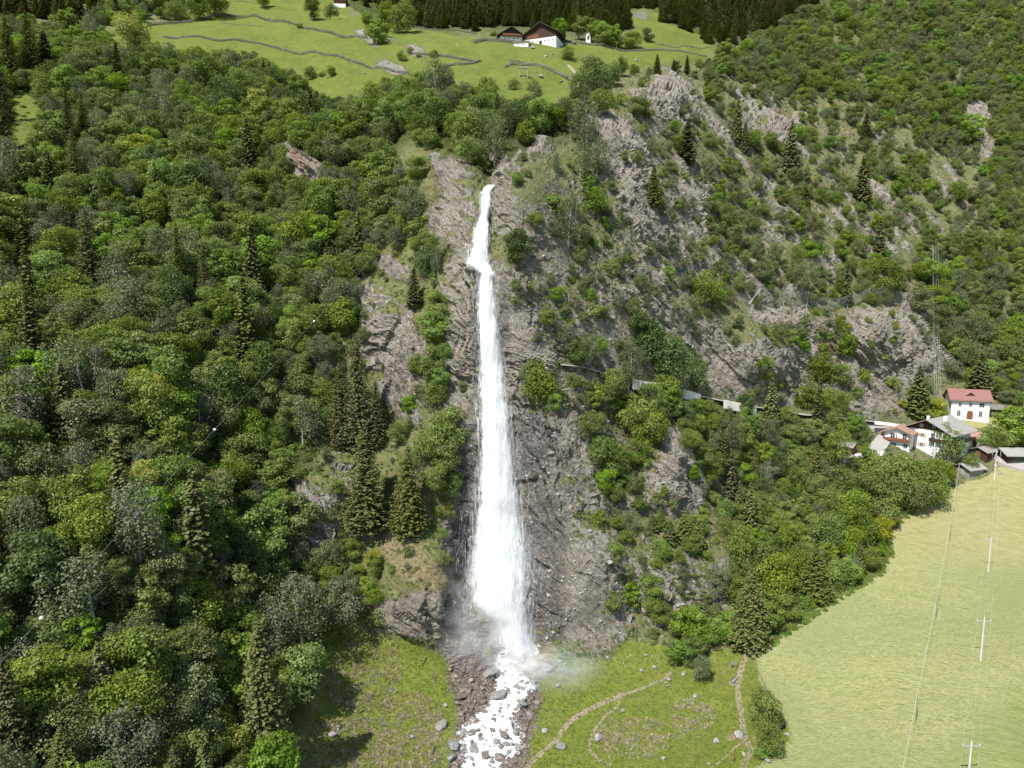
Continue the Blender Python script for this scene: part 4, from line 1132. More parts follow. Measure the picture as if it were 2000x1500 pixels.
NAME = dict(mid='broadleaf_tree', maple='broadleaf_tree', bright='broadleaf_tree', yellow='broadleaf_tree', dark='broadleaf_tree', grey='broadleaf_tree', olive='broadleaf_tree', blossom='flowering_tree',
            birch='birch_tree', spruce='spruce_tree', spruce_big='spruce_tree', spruce_light='spruce_tree', spruce_green='spruce_tree', shrub='shrub', shrub_bright='shrub', shrub_olive='shrub', shrub_grey='shrub')
CATN = dict(broadleaf_tree='tree', flowering_tree='tree', birch_tree='tree', spruce_tree='tree', shrub='shrub')
# crown width relative to unit height
CW = dict(mid=.82, maple=.82, bright=.82, yellow=.82, dark=.80, grey=.82, olive=.82, blossom=.82, birch=.62, spruce=.38, spruce_big=.38, spruce_light=.38, spruce_green=.36, shrub=1.15, shrub_bright=1.15, shrub_olive=1.15, shrub_grey=1.15)
COLN = dict(mid='mid green', maple='leafy green', bright='bright green', yellow='yellow green', dark='dark green', grey='grey green', olive='olive', blossom='blossoming', birch='pale grey', spruce='dark', spruce_big='dark', spruce_light='olive brown', spruce_green='green', shrub='green', shrub_bright='bright green', shrub_olive='olive', shrub_grey='grey green')

TREES = []      # (kind, base px, base py, height m, width factor, label or None, importance)
def tree_at(kind, x, y, w, label=None, asp=None, base=None, hfac=1.0):
    """crown centre (x, y) and crown width w in photo pixels; base follows from the height"""
    p = core(np.array([float(x)]), np.array([float(y)]))[0]; s = pxm(p)
    if base is not None:
        hpx = base - (y if label and 'ytop' in label else y)
    W = w/s; H = W/CW[kind]*(asp or 1.0)
    by = y + H*s*.44 if base is None else base
    TREES.append([kind, x, by, H, (asp or 1.0), label, w])
def conifer(x, ytop, ybase, w, label=None, kind='spruce'):
    if kind == 'spruce' and x > 1250 and 120 < ybase < 640: kind = 'spruce_light'; w *= .9
    if kind == 'spruce' and ybase-ytop > 100: kind = 'spruce_big'
    p = core(np.array([float(x)]), np.array([float(ybase)]))[0]; s = pxm(p)
    H = (ybase-ytop)/s; wf_ = 1.18*(w/s)/(H*CW[kind])
    TREES.append([kind, x, ybase, H, 1/max(wf_, .3), label, w*1.3])

# ---- conifers placed one by one
conifer(517,1192,1485,104,'tall dark spruce at the left edge of the lower meadow')
conifer(718,832,1040,92,'large spruce above the grassy bluff left of the waterfall')
conifer(800,868,1042,78,'broad dark spruce just right of the largest one by the waterfall')
conifer(703,655,880,74,'tall brown green spruce on the cliff left of the waterfall')
conifer(668,700,870,58,'spruce at the left of the cliff spruce group')
conifer(738,745,870,50,'smaller spruce at the right of the cliff spruce group')
conifer(1462,1098,1262,82,'brown green spruce standing beside the top of the footpath')
conifer(1590,1068,1172,78,'brown green spruce in the thicket at the edge of the hay field')
conifer(352,440,585,44,'dark spruce in the middle of the left wood'); conifer(402,475,590,38,'dark spruce beside another in the middle left wood')
conifer(176,410,560,58,'dark spruce low behind grey trees in the upper left wood')
conifer(22,1255,1530,100,'huge dark spruce at the lower left corner'); conifer(128,1410,1560,76,'dark spruce at the bottom edge of the lower left wood')
conifer(348,1440,1570,60,'spruce top at the bottom edge of the wood'); conifer(400,1445,1570,52,'second spruce top at the bottom edge of the wood',kind='spruce_green'); conifer(240,1490,1600,50,None)
conifer(240,1128,1215,36,'small spruce in the fern clearing',kind='spruce_green'); conifer(275,1118,1205,44,'brown spruce beside the small one in the fern clearing')
conifer(136,175,300,34,'thin spruce at the upper left above the clearing'); conifer(165,180,290,32,None); conifer(60,290,345,30,None); conifer(10,330,440,50,None,)
conifer(150,255,375,36); conifer(100,300,400,40,None,'spruce_green'); conifer(50,420,520,50); conifer(90,60,150,40); conifer(60,30,160,46); conifer(20,40,170,50); conifer(10,180,300,50); conifer(5,110,240,46)
conifer(1438,190,282,26,'dark spruce on the rocky ridge right of the pale cliff'); conifer(1452,240,300,22,'spruce just below the ridge spruce')
conifer(1540,240,345,36,'spruce in front of the sloping grey slab'); conifer(1335,245,325,46,'broad spruce above the shaded cliff',kind='spruce_green'); 
conifer(1272,325,408,36,'spruce on the crag below the pale rock dome'); conifer(1688,222,285,28,'spruce under the upper rock outcrop'); conifer(1682,305,400,40,'dark spruce on the right hand slope among scrub')
conifer(1712,430,505,32); conifer(1570,360,410,26)
conifer(1502,735,838,34,'yellowish spruce in front of the road',kind='spruce_green'); conifer(1790,712,815,44,'dark conifer left of the lime green bush by the white house',kind='spruce_green')
conifer(812,525,600,34,'dark drooping conifer on the cliff left of the upper fall'); conifer(1910,690,775,50,'dark conifer behind the white house',kind='spruce_green')
conifer(1283,108,150,18,'thin larch at the lower right edge of the mountain meadow',kind='spruce_green'); conifer(1315,118,142,12,None,'spruce_green'); conifer(1340,112,148,16,None,'spruce_green'); conifer(1650,520,600,30,None,'spruce_green')
for (x, t, b, w) in [(1310,1010,1060,34),(1335,1000,1052,34),(1350,1010,1060,30),(1365,1010,1070,34),(1275,1000,1032,26),(1290,985,1030,24)]: conifer(x, t, b, w, 'young yellow green conifer on the ledge of the grey slab' if x == 1310 else None, 'spruce_green')
# dark spruce forest above the farm
def forest_band(n, x0, x1, yfun, hpx, w, seed):
    r = random.Random(seed); c = 0; tries = 0; pts = []
    while c < n and tries < n*30:
        tries += 1
        x = r.uniform(x0, x1); lo, hi = yfun(x); y = r.uniform(lo, hi)
        if any(abs(x-a) < 5.0 and abs(y-b) < 3.0 for a, b in pts): continue
        pts.append((x, y)); h = hpx*r.uniform(.55, 1.2)
        conifer(x, y-h, y, w*r.uniform(.8, 1.2), None, r.choice(['spruce', 'spruce', 'spruce_light', 'spruce_green'])); c += 1
forest_band(300, 745, 1228, lambda x: (0, float(np.interp(x, [745,800,860,930,985,1100,1180,1228], [45,48,58,62,50,62,70,66]))), 48, 20, 1)
forest_band(190, 1292, 1600, lambda x: (-10, float(np.interp(x, [1292,1330,1390,1440,1500,1600], [50,58,90,92,66,0]))), 44, 17, 2)
forest_band(30, 1225, 1300, lambda x: (-20, 18), 36, 13, 3)
forest_band(64, -20, 235, lambda x: (-10, 48), 54, 22, 4)
forest_band(24, 640, 760, lambda x: (-30, float(np.interp(x, [640, 700, 760], [-22, 8, 40]))), 36, 15, 5)

# ---- broadleaf trees placed one by one: kind, x, y, width px, label
T = [
 ('mid',1384,792,28,None),('mid',1500,806,30,None),('mid',1530,815,36,None),
 ('birch',1148,248,62,'big grey green birch covering the left of the rock dome'),('birch',1130,320,44,'grey birch under the rock dome'),('birch',1165,310,48,'grey green birch at the foot of the rock dome'),
 ('bright',1160,398,56,'bright green tree on the grassy ledge right of the fall top'),('bright',1148,362,38,'bright green tree just above another on the ledge'),
 ('birch',1106,440,58,'tall grey birch on the ledge right of the upper fall'),('birch',1092,322,26,'slim pale birch on the knoll'),('dark',1018,482,66,'dark rounded tree right of the upper fall'),
 ('shrub',1054,425,26,'round green shrub on the knoll slope'),('dark',1135,182,50,'dark green tree at the meadow edge above the gorge'),('dark',1168,162,56,'dark spreading tree beside it at the meadow edge'),('mid',1170,205,50,None),('mid',1215,132,36,'tree standing out at the lower meadow corner'),('mid',1198,148,36,None),
 ('shrub',1006,160,26,'round bush beside the wooden frame'),('shrub',1036,163,28,None),('olive',1050,185,40,None),('shrub',1212,195,30,None),('shrub',1255,165,26,None),('olive',1240,210,40,None),('mid',1260,215,40,None),
 ('dark',609,20,36,'dark bush tree above the long wall'),('dark',646,27,26,'smaller dark tree to the right above the long wall'),('mid',515,2,30,'small tree at the top of the left meadow'),('shrub',584,50,14,'small bush touching the upper stone wall'),
 ('mid',778,42,46,'large round tree at the forest corner of the meadow'),('bright',742,56,40,'bright green tree left of the forest corner'),('bright',735,70,34,'low bright tree at the meadow edge'),('bright',722,40,24,None),('mid',760,28,36,None),
 ('shrub',785,105,26,'bush on the rocky meadow outcrop'),('shrub',802,98,18,None),('shrub',820,108,12,None),('shrub',845,107,20,'dark bush at the end of the meadow wall'),
 ('mid',1107,105,24,'lone small tree below the barn'),('shrub',604,142,32,'bush in the lowest strip of the left meadow'),('shrub',650,145,24,'second bush in the lowest strip of the left meadow'),('shrub',632,146,16,None),
 ('bright',1105,62,36,'light green tree right of the barn'),('bright',1130,58,36,None),('bright',1155,62,36,None),('bright',1180,70,40,None),('bright',1205,72,44,None),('mid',1232,78,34,None),('shrub',968,64,16,'small bush left of the farmhouse'),('olive',1268,66,24,'grey tree leaning on a boulder in the small right field'),
 ('mid',420,2,50,None),('mid',390,10,46,None),('grey',370,-5,40,None),('mid',300,0,50,None),('bright',268,34,28,None),('grey',270,5,40,None),('mid',340,18,36,None),
 ('yellow',262,78,62,'yellow green maple at the left end of the meadow'),('yellow',238,48,36,'yellow green tree top above the maple'),('grey',330,98,36,'leafless grey green tree beside the maple'),('mid',300,108,44,None),
 ('bright',816,338,46,'bright green tree on the cliff left of the fall top'),('bright',800,360,36,None),('mid',905,262,66,'leafy tree in the gorge above the fall'),('dark',868,232,62,None),('bright',945,222,60,'bright tree at the head of the gorge'),('dark',1000,236,56,None),('bright',1058,232,60,'bright green tree right of the gorge'),('bright',915,308,44,'green tree hanging over the gorge'),
 ('mid',1020,255,46,None),('bright',1085,235,46,None),('dark',950,262,50,None),('mid',890,200,44,None),('birch',855,170,56,'tall pale birch at the lower meadow edge'),('birch',880,165,40,None),('mid',960,188,44,None),('mid',810,190,50,None),('bright',780,205,46,None),('mid',735,200,50,None),('bright',760,230,44,None),('bright',710,235,46,None),('mid',680,225,50,None),('bright',650,250,50,None),('mid',840,275,40,None),('mid',820,250,44,None),
 ('shrub',1007,556,32,'round bush beside the falling water'),('bright',1085,575,34,'light green bush right of the fall'),('shrub',1075,608,32,None),('mid',1068,625,34,None),('grey',1108,655,60,'grey green tree above the gravel wall'),('grey',1140,682,48,'silvery round tree above the road end'),('dark',1125,690,40,None),
 ('dark',1272,665,84,'large dark hazel thicket above the road'),('dark',1300,705,80,'second dark hazel thicket just above the road'),('dark',1362,728,66,'dark green tree touching the road rail'),('dark',1235,640,50,None),('mid',1240,620,40,None),('mid',1330,690,40,None),
 ('mid',1058,755,88,'big green tree right of the fall below the road end'),('mid',1030,735,50,None),('bright',1082,790,40,None),('mid',1120,745,34,None),('mid',1200,748,60,None),('mid',1262,772,54,'round green tree under the light road wall'),('mid',1240,822,76,None),('mid',1270,835,70,'round tree above the grey slab'),('bright',1310,800,44,None),('mid',1180,770,40,None),('bright',1205,800,50,None),
 ('bright',850,598,54,'bright green tree overhanging the cliff left of the fall'),('bright',840,640,60,None),('bright',856,655,44,None),('mid',855,712,60,'leafy tree halfway down left of the fall'),('bright',868,745,44,None),('mid',811,717,42,'round bush on the left cliff'),('mid',845,770,50,None),('bright',795,790,36,None),('bright',868,690,34,None),('olive',902,755,22,'small mossy bush near the falling water'),
 ('mid',858,850,92,'large green tree close to the left side of the fall'),('mid',830,880,60,None),('mid',878,890,70,None),('mid',850,930,66,None),('dark',880,945,50,None),('bright',785,850,40,None),('olive',876,1000,34,None),
 ('mid',1150,832,54,None),('bright',1165,870,40,None),('mid',1190,902,76,'green tree clump on the edge of the wet slab'),('mid',1238,888,58,None),('bright',1180,940,46,None),('mid',1200,965,40,None),('mid',1238,948,38,'bright bush on the pale slab edge'),('bright',1215,935,30,None),
 ('shrub',1295,955,20,'small bush in the middle of the pale slab'),('shrub',1292,965,18,None),('shrub_bright',1192,1068,30,'bright bush on the brown slab'),('shrub_bright',1212,1075,26,'second bright bush on the brown slab'),
 ('shrub',1290,1065,36,None),('mid',1300,1078,34,None),('bright',1275,1140,46,'round bright green tree low on the cliff'),('mid',1284,1200,44,'green tree below the bright one on the cliff'),('mid',1277,1180,34,None),('shrub',1316,1140,18,'small bush right of the bright cliff tree'),('shrub',1385,1085,26,None),('shrub',1365,1140,14,None),('shrub',1345,1290,30,None),
 ('grey',671,1175,94,'big grey green willow at the foot of the left slope'),('mid',737,1108,36,None),('yellow',733,1088,36,'yellow green bush beside the dry bluff'),('bright',722,1145,34,None),('shrub',737,1206,40,'rounded pale bush at the left meadow corner'),('mid',690,1075,44,None),('mid',610,1200,66,None),('grey',585,1200,60,None),('mid',640,1130,50,None),
 ('olive',635,1085,60,'leafless greyish bush by the scree'),('mid',700,1120,34,None),
 ('grey',1400,1130,60,'silvery willow left of the footpath spruce'),('mid',1524,1128,96,'large green tree between the two spruces'),('mid',1500,1100,60,None),('mid',1555,1100,60,None),('mid',1363,1022,40,None),('mid',1440,1062,50,None),('mid',1410,1040,40,None),('bright',1430,1200,40,None),('bright',1400,1235,56,'bright thicket above the lower meadow'),('mid',1370,1212,34,None),('mid',1350,1260,44,None),
 ('grey',1366,1300,48,'dark branched bush standing in the lower meadow'),('bright',1340,1275,50,None),('mid',1495,1396,76,'round green bush at the edge of the hay field'),('mid',1510,1442,56,'lower bush beside boulders at the hay field edge'),('bright',1482,1470,26,None),
 ('shrub',1568,625,28,None),('shrub',1600,652,30,None),('bright',1660,678,48,'bright round bush in the middle of the grey crag'),('shrub',1640,640,24,None),('shrub',1565,652,26,None),('shrub',1622,655,24,None),('shrub',1690,668,22,None),('shrub',1742,612,22,None),('shrub',1732,640,22,None),('shrub',1735,658,22,None),('shrub',1640,628,22,None),('shrub',1688,630,16,None),('shrub',1680,735,34,None),('shrub',1742,745,34,None),('mid',1600,722,54,None),('mid',1640,738,50,None),('mid',1492,722,54,'green tree on the pale slope above the road'),('shrub',1480,705,30,None),('shrub',1590,610,20,None),('shrub',1655,640,22,None),('shrub',1700,690,18,None),('shrub',1720,700,22,None),('shrub',1668,770,34,None),
 ('yellow',1825,800,44,'lime green clipped bush left of the white house'),('yellow',1800,812,28,'low lime green bush spreading left of it'),('shrub',1845,812,20,None),
 ('bright',1968,836,78,'large light green tree right of the big house'),('bright',1938,862,50,None),('mid',1930,850,36,None),('mid',1862,878,72,'dark cherry tree in front of the big house'),('mid',1890,905,36,None),('mid',1838,928,50,None),('mid',1785,945,76,'leafy tree below the village driveway'),('mid',1740,950,84,'broad tree at the edge of the village thicket'),('mid',1700,960,90,None),('mid',1825,950,70,None),('mid',1655,950,60,None),('mid',1700,905,60,None),('mid',1660,1000,70,None),('mid',1790,970,66,None),('mid',1640,1030,70,None),('mid',1690,1040,70,None),('mid',1720,1000,66,None),('mid',1600,1050,66,None),('mid',1620,880,60,None),('dark',1685,870,20,None),('shrub',1730,885,16,None),
 ('mid',1690,850,30,None),('mid',1640,845,40,None),('mid',1620,830,40,None),('bright',1655,830,34,None),('mid',1668,842,36,None),
 ('bright',1900,256,56,'vivid green tree standing alone in front of the dark scar'),('bright',1885,270,30,None),('olive',1795,590,50,None),('mid',1733,545,70,None),('mid',1660,520,36,None),('grey',1555,545,56,None),('mid',1370,568,56,'green hazel bush on the ledge above the slope'),('mid',1395,575,44,None),('mid',1350,560,36,None),
 ('blossom',130,1290,50,'tree with cream blossom in the lower left wood'),('blossom',115,1310,36,None),('blossom',590,610,44,'tree with cream blossom beside the cable ball'),('blossom',745,448,40,None),('blossom',650,690,36,'pale blossoming bush beside the spruce group'),('blossom',1405,410,26,None),('blossom',1730,330,30,'white flowering hawthorn on the right hand slope'),('blossom',1450,510,28,None),('blossom',1190,530,30,'white flowering hawthorn on the ledge'),('blossom',1510,525,20,None),
 ('yellow',460,1455,70,'bright yellow green tree below the tall spruce'),('yellow',455,1410,44,'yellow green tree top left of the tall spruce'),('yellow',480,1500,60,None),('yellow',275,940,60,'yellow green tree in the middle left wood'),('bright',450,1020,66,'bright maple in the left wood'),('birch',160,925,72,'weeping pale birch in the left wood'),('birch',150,900,50,None),('grey',60,920,80,'large grey willow below the dead spruce'),('grey',350,1030,70,'silvery willow in the lower left wood'),('bright',510,500,74,'light green layered tree in the middle left wood'),('bright',360,1060,30,None),
 ('grey',360,880,60,None),('grey',290,1260,70,'grey green willow in the lower left wood'),('grey',230,1260,60,'grey green willow just left of another'),('mid',90,1250,90,'dark leafed maple at the lower left'),('grey',150,1390,70,None),('mid',400,1180,110,'broad fern like ash tree in the lower left wood'),('birch',420,1140,44,None),('grey',595,1160,50,None),('mid',380,880,80,None),('mid',350,940,90,'large ash in the left wood'),
 ('grey',130,1100,80,None),('grey',190,1130,80,None),('bright',100,300,40,None),('bright',92,275,36,'bright tree beside the left clearing'),('birch',325,215,50,'tall birch with pale trunk in the upper left wood'),('mid',360,190,44,None),('mid',420,150,60,'rounded tree below the meadow at the top of the left wood'),('mid',470,170,60,None),('dark',450,200,60,None),('bright',400,120,40,None),
 ('yellow',1770,770,16,'yellow flowering broom below the crag'),('yellow',1762,790,14,None),('olive',1480,590,24,None),
]
for k, x_, y_, w_, lab in T: tree_at(k, x_, y_, w_, lab)

# ---- the rest of the wood, spaced like the photographed crowns
forest = union(
 poly([(-60,60),(190,62),(215,95),(300,105),(430,112),(500,108),(560,150),(600,178),(640,198),(700,192),(760,170),(800,160),(930,185),(1000,205),(1060,215),(1110,200),(1125,260),(1080,275),(1000,330),(950,350),(880,310),(800,280),(770,260),(745,330),(800,380),(850,440),(880,520),(840,560),(800,500),(740,500),(700,560),(690,680),(640,720),(660,860),(560,900),(540,960),(590,1010),(580,1100),(640,1130),(700,1110),(740,1160),(735,1215),(650,1215),(628,1225),(620,1330),(560,1400),(540,1500),(500,1620),(-200,1650),(-250,60)], 2, False),
 poly([(1150,760),(1230,765),(1330,790),(1440,805),(1530,830),(1640,840),(1680,830),(1690,870),(1700,890),(1640,900),(1640,960),(1740,960),(1800,930),(1840,930),(1790,985),(1730,1030),(1738,1078),(1660,1140),(1520,1230),(1476,1262),(1350,1262),(1330,1230),(1420,1190),(1400,1130),(1440,1060),(1420,960),(1350,960),(1340,880),(1290,830),(1220,850),(1150,800)], 2, False),
 poly([(1390,120),(1500,70),(1600,20),(1700,-20),(2100,-40),(2250,200),(2250,800),(1935,800),(1925,770),(1850,755),(1830,640),(1800,560),(1840,480),(1960,520),(1990,480),(1950,400),(1930,330),(1880,330),(1700,210),(1600,190),(1480,170),(1420,160)], 2, False)*.9,
 poly([(195,-60),(470,-60),(400,5),(330,30),(260,45),(195,55)], 2, False),
 poly([(1560,780),(1700,790),(1690,830),(1580,820)], 2, False)*.6)
scrub = sstep(-.12, .2, fbm(GX/55+3, GY/42+9, o=3)) * (GX > 1000) * (GY < 1260) * (GY > 120)
scrub = scrub * (1-smoothland)
Bmask = union(poly([(1925,755),(1850,755),(1840,815),(1770,830),(1690,830),(1625,860),(1625,895),(1690,895),(1740,892),(1790,900),(1900,880),(1920,930),(1990,905),(2060,930),(2060,800),(1960,800)], 1, False), stroke([(1090,714),(1240,746),(1330,768),(1420,784),(1500,803),(1600,820),(1700,830),(1790,838)], 9))
openings = np.clip(rock, 0, 1)
def blocked(x, y, hpx, wild):
    if 745 < x < 895 and 1035 < y < 1255 and (int(x*3+y*7) % 10) < 8: return True
    if look(Bmask, x, y) > .5 or look(smoothland, x, y) > .35 or look(mask['scree'], x, y) > .3: return True
    for t in (.0, .5, .85):
        yy_ = y - hpx*t
        if t < .5 and look(openings, x, yy_) > (.62 if wild == 'wood' or x < 1000 else .80): return True
        if t >= .5 and look(openings, x, yy_) > .80: return True
        if look(Bmask, x, yy_) > .7 or look(mask['hay'], x, yy_) > .5: return True
        if t > .4 and look(mask['meadow'], x, yy_) > .9: return True
    if 770 < x < 960 and 270 < y < 640:
        for t in (0, .3, .6, .9):
            if look(openings, x, y - hpx*t) > .35: return True
    if 975 < x < 1105 and 265 < y < 560 and (wild != 'scrub' or (x*7+y*13) % 10 > 1.4): return True
    # keep the falling water clear
    for t in (0, .5, 1):
        yy_ = y - hpx*t
        if 355 < yy_ < 1300 and np.interp(yy_, fy, fl) - 26 < x < np.interp(yy_, fy, fr) + 26: return True
    return False
occ = {}
def cell(p, c=4.0): return (int(p[0]//c), int(p[1]//c), int(p[2]//c))
def near(p, r):
    a = cell(p)
    for i in (-2, -1, 0, 1, 2):
        for j in (-2, -1, 0, 1, 2):
            for k in (-2, -1, 0, 1, 2):
                for q, rq in occ.get((a[0]+i, a[1]+j, a[2]+k), ()):
                    d = math.dist(q, p)
                    if d < (r + rq): return True
    return False
def occupy(p, r): occ.setdefault(cell(p), []).append((tuple(p), r))
for t in TREES:
    p = core(np.array([float(t[1])]), np.array([float(t[2])]))[0]
    if t[0].startswith('spruce') and t[2] < 95: continue
    t_w = t[6]/pxm(p); occupy(p, min(3.6, t_w*.33))
r_ = random.Random(5)
def pick(x, y, wild):
    n = float(pn(x/70., y/70.)[()]); m = r_.random()
    if wild == 'scrub':
        return r_.choice(['shrub', 'shrub_olive', 'shrub_olive', 'shrub_grey', 'mid', 'olive', 'olive', 'bright', 'shrub', 'grey'])
    if wild == 'far':
        return r_.choice(['mid', 'olive', 'olive', 'mid', 'grey', 'olive', 'bright', 'mid', 'maple'])
    if n > .25: return r_.choice(['grey', 'birch', 'grey', 'mid', 'birch', 'olive'])
    if n < -.3: return r_.choice(['bright', 'maple', 'mid', 'bright', 'yellow' if m < .4 else 'mid'])
    if m < .04: return 'spruce'
    return r_.choice(['mid', 'maple', 'dark', 'mid', 'grey', 'bright', 'olive', 'maple', 'mid'])
def fill(n, x0, x1, y0, y1, m, wild, size, thr=.5, dens=1.0, spacing=.36):
    for _ in range(n):
        x = r_.uniform(x0, x1); y = r_.uniform(y0, y1)
        v = float(look(m, x, y))
        if v < thr or r_.random() > dens*v: continue
        W = r_.uniform(*size); p = core(np.array([x]), np.array([y]))[0]; s = pxm(p)
        k = pick(x, y, wild); H = W/CW[k]*r_.uniform(.9, 1.15)
        if k.startswith('spruce'): H = W/CW[k]*.85
        if blocked(x, y, H*s*.9, wild): continue
        rr = W*spacing
        if near(p, rr): continue
        occupy(p, rr); TREES.append([k, x, y, H, 1.0, None, W*s])
fill(16000, -60, 1130, 40, 1640, forest, 'wood', (7.0, 9.5), dens=.10, spacing=.30)
fill(16000, -60, 1130, 40, 1640, forest, 'wood', (3.8, 7.2), spacing=.30)
fill(9000, 1130, 1860, 740, 1280, forest, 'wood', (4.0, 7.0), spacing=.33)
fill(9000, 1380, 2090, -40, 800, forest, 'far', (4.4, 9.0), spacing=.33)
fill(9000, 190, 480, -60, 60, forest, 'wood', (5, 8))
clump = sstep(0, .2, fbm(GX/38+13, GY/34+2, o=3))*(1-smoothland)
fill(16000, 1380, 2060, 110, 600, clump, 'far', (2.8, 6.4), .3, .6, .40)
fill(16000, 1000, 2060, 130, 1250, scrub, 'scrub', (2.2, 4.8), .3, .85, .42)
fill(14000, -60, 1130, 40, 1640, forest, 'wood', (2.6, 4.4), spacing=.30)
fill(3500, 1130, 2090, -40, 1280, forest, 'wood', (2.2, 3.8), spacing=.36)
fill(2500, 560, 930, 480, 1240, np.ones_like(scrub)*(1-smoothland), 'scrub', (1.4, 3.2), .3, .6, .7)
# hedge of bushes along the hay field edge
hedge = [(1484,1262),(1520,1238),(1560,1212),(1600,1185),(1640,1160),(1680,1135),(1712,1112),(1735,1080),(1722,1040),(1760,1002),(1800,978),(1840,958)]
for (xa, ya), (xb, yb) in zip(hedge[:-1], hedge[1:]):
    n = int(math.hypot(xb-xa, yb-ya)/13)
    for i in range(n):
        t = i/n; x = xa+(xb-xa)*t - r_.uniform(2, 16); y = ya+(yb-ya)*t - r_.uniform(2, 12)
        p = core(np.array([x]), np.array([y]))[0]; W = r_.uniform(2.2, 3.8)
        TREES.append([r_.choice(['shrub', 'shrub_bright', 'shrub']), x, y, W/1.15, 1.0, None, W*pxm(p)])

# ---- labels by neighbourhood for trees the photo does not single out
def where(x, y):
    if y < 105 and 640 < x < 1600: return 'in the dark forest above the mountain meadow'
    if y < 70 and x < 480: return 'in the wood at the top left corner'
    if x < 930:
        if y > 1150: return 'in the lower left wood' if x < 330 else 'in the wood beside the lower left meadow'
        if y > 850: return 'in the left wood level with the waterfall foot' if x < 560 else 'on the broken slope left of the waterfall'
        if y > 480: return 'in the left wood beside the far left edge' if x < 300 else ('in the middle of the left wood' if x < 640 else 'on the cliff slope just left of the waterfall')
        return 'in the upper left wood near the clearing' if x < 300 else ('in the wood below the left meadow' if x < 650 else 'in the wood above and left of the fall top')
    if y < 350 and x < 1130: return 'in the gorge wood above the fall top'
    if x < 1400:
        if y > 1000: return 'on the lower cliff right of the waterfall'
        if y > 730: return 'in the thicket below the road'
        if y > 480: return 'on the ledges between the fall and the road'
        return 'on the crags right of the fall top'
    if y > 1000: return 'in the thicket along the hay field'
    if y > 800: return 'in the thicket between road and village'
    if y > 560: return 'on the grey crag above the road' if x < 1800 else 'in the wood above the white house'
    if y > 250: return 'on the streaked rocky slope at the right' if x < 1800 else 'on the far right slope'
    return 'in the pale forest at the upper right'
def sizew(w): return 'large' if w > 75 else ('medium' if w > 42 else 'small')

TREES.sort(key=lambda t: -(t[6] + (10000 if t[5] else 0)))
count = {}
rest = {}
LIM = dict(broadleaf_tree=298, birch_tree=120, spruce_tree=290, shrub=290, flowering_tree=50)
LAND = [(t[1], t[2] - t[3]*.4*pxm(G1(t[1], t[2])), t[5]) for t in TREES if t[5] and len(t[5].split()) <= 10]
for t in TREES:
    kind, x, y, H, asp, lab, w = t
    nm = NAME[kind]
    p = G1(x, y); s_ = pxm(p)
    inview = not (x < -40 or x > 2040 or y - H*s_ > 1505 or y < -5)
    wid = H/asp
    rz = r_.uniform(0, 6.28)
    if kind.startswith('spruce'): SC = (wid, wid, H); ROT = (0, 0, rz)
    else: SC = (wid*r_.uniform(.86, 1.2), wid*r_.uniform(.86, 1.2), H*r_.uniform(.92, 1.1)); ROT = (r_.uniform(-.14, .14), r_.uniform(-.14, .14), rz)
    if not inview or count.get(nm, 0) >= LIM[nm]:
        rest.setdefault(kind, []).append((tuple(p), rz, SC)); continue
    count[nm] = count.get(nm, 0) + 1
    pr = PROTO[kind][r_.randrange(len(PROTO[kind]))]
    grp = f"{nm.replace('_', ' ')}s {where(x, y)}"
    L_ = lab
    if not L_:
        cyy = y - H*.45*s_
        best = sorted(LAND, key=lambda q: (q[0]-x)**2 + (q[1]-cyy)**2)[0]
        dx, dy = x-best[0], cyy-best[1]; dist = math.hypot(dx, dy)
        if dist > 190 or (y < 105 and 640 < x < 1600):
            L_ = f"{sizew(w)} {COLN[kind]} {nm.replace('_', ' ')} {where(x, y)}"
        else:
            a_d = math.degrees(math.atan2(-dy, dx)) % 360
            dr = ['right of', 'above right of', 'above', 'above left of', 'left of', 'below left of', 'below', 'below right of'][int(((a_d+22.5) % 360)//45)]
            far = 'close ' if dist < 50 else ('' if dist < 110 else 'well ')
            L_ = f"{sizew(w)} {COLN[kind]} {nm.split('_')[-1]} {far}{dr} the {best[2]}"
            grp = f"{nm.replace('_', ' ')}s {where(best[0], best[1])}"
            wd = L_.split()
            if len(wd) > 16:
                L_ = f"{COLN[kind]} {nm.split('_')[-1]} {far}{dr} the {best[2]}"
            if len(L_.split()) > 16: L_ = f"{COLN[kind]} {nm.split('_')[-1]} {dr} the {best[2]}"
            if len(L_.split()) > 16:
                L_ = f"{sizew(w)} {COLN[kind]} {nm.replace('_', ' ')} {where(x, y)}"; grp = f"{nm.replace('_', ' ')}s {where(x, y)}"
    if w > 30:
        e = empty(nm, p, rz); e.scale = SC; e.rotation_euler = ROT
        link_mesh('crown', pr[0], e); link_mesh('trunk', pr[1], e)
    else:
        e = link_mesh(nm, pr[2]); e.location = p; e.rotation_euler = ROT; e.scale = SC
    tag(e, L_, CATN[nm], grp)
print('trees', count, {k: len(v) for k, v in rest.items()})

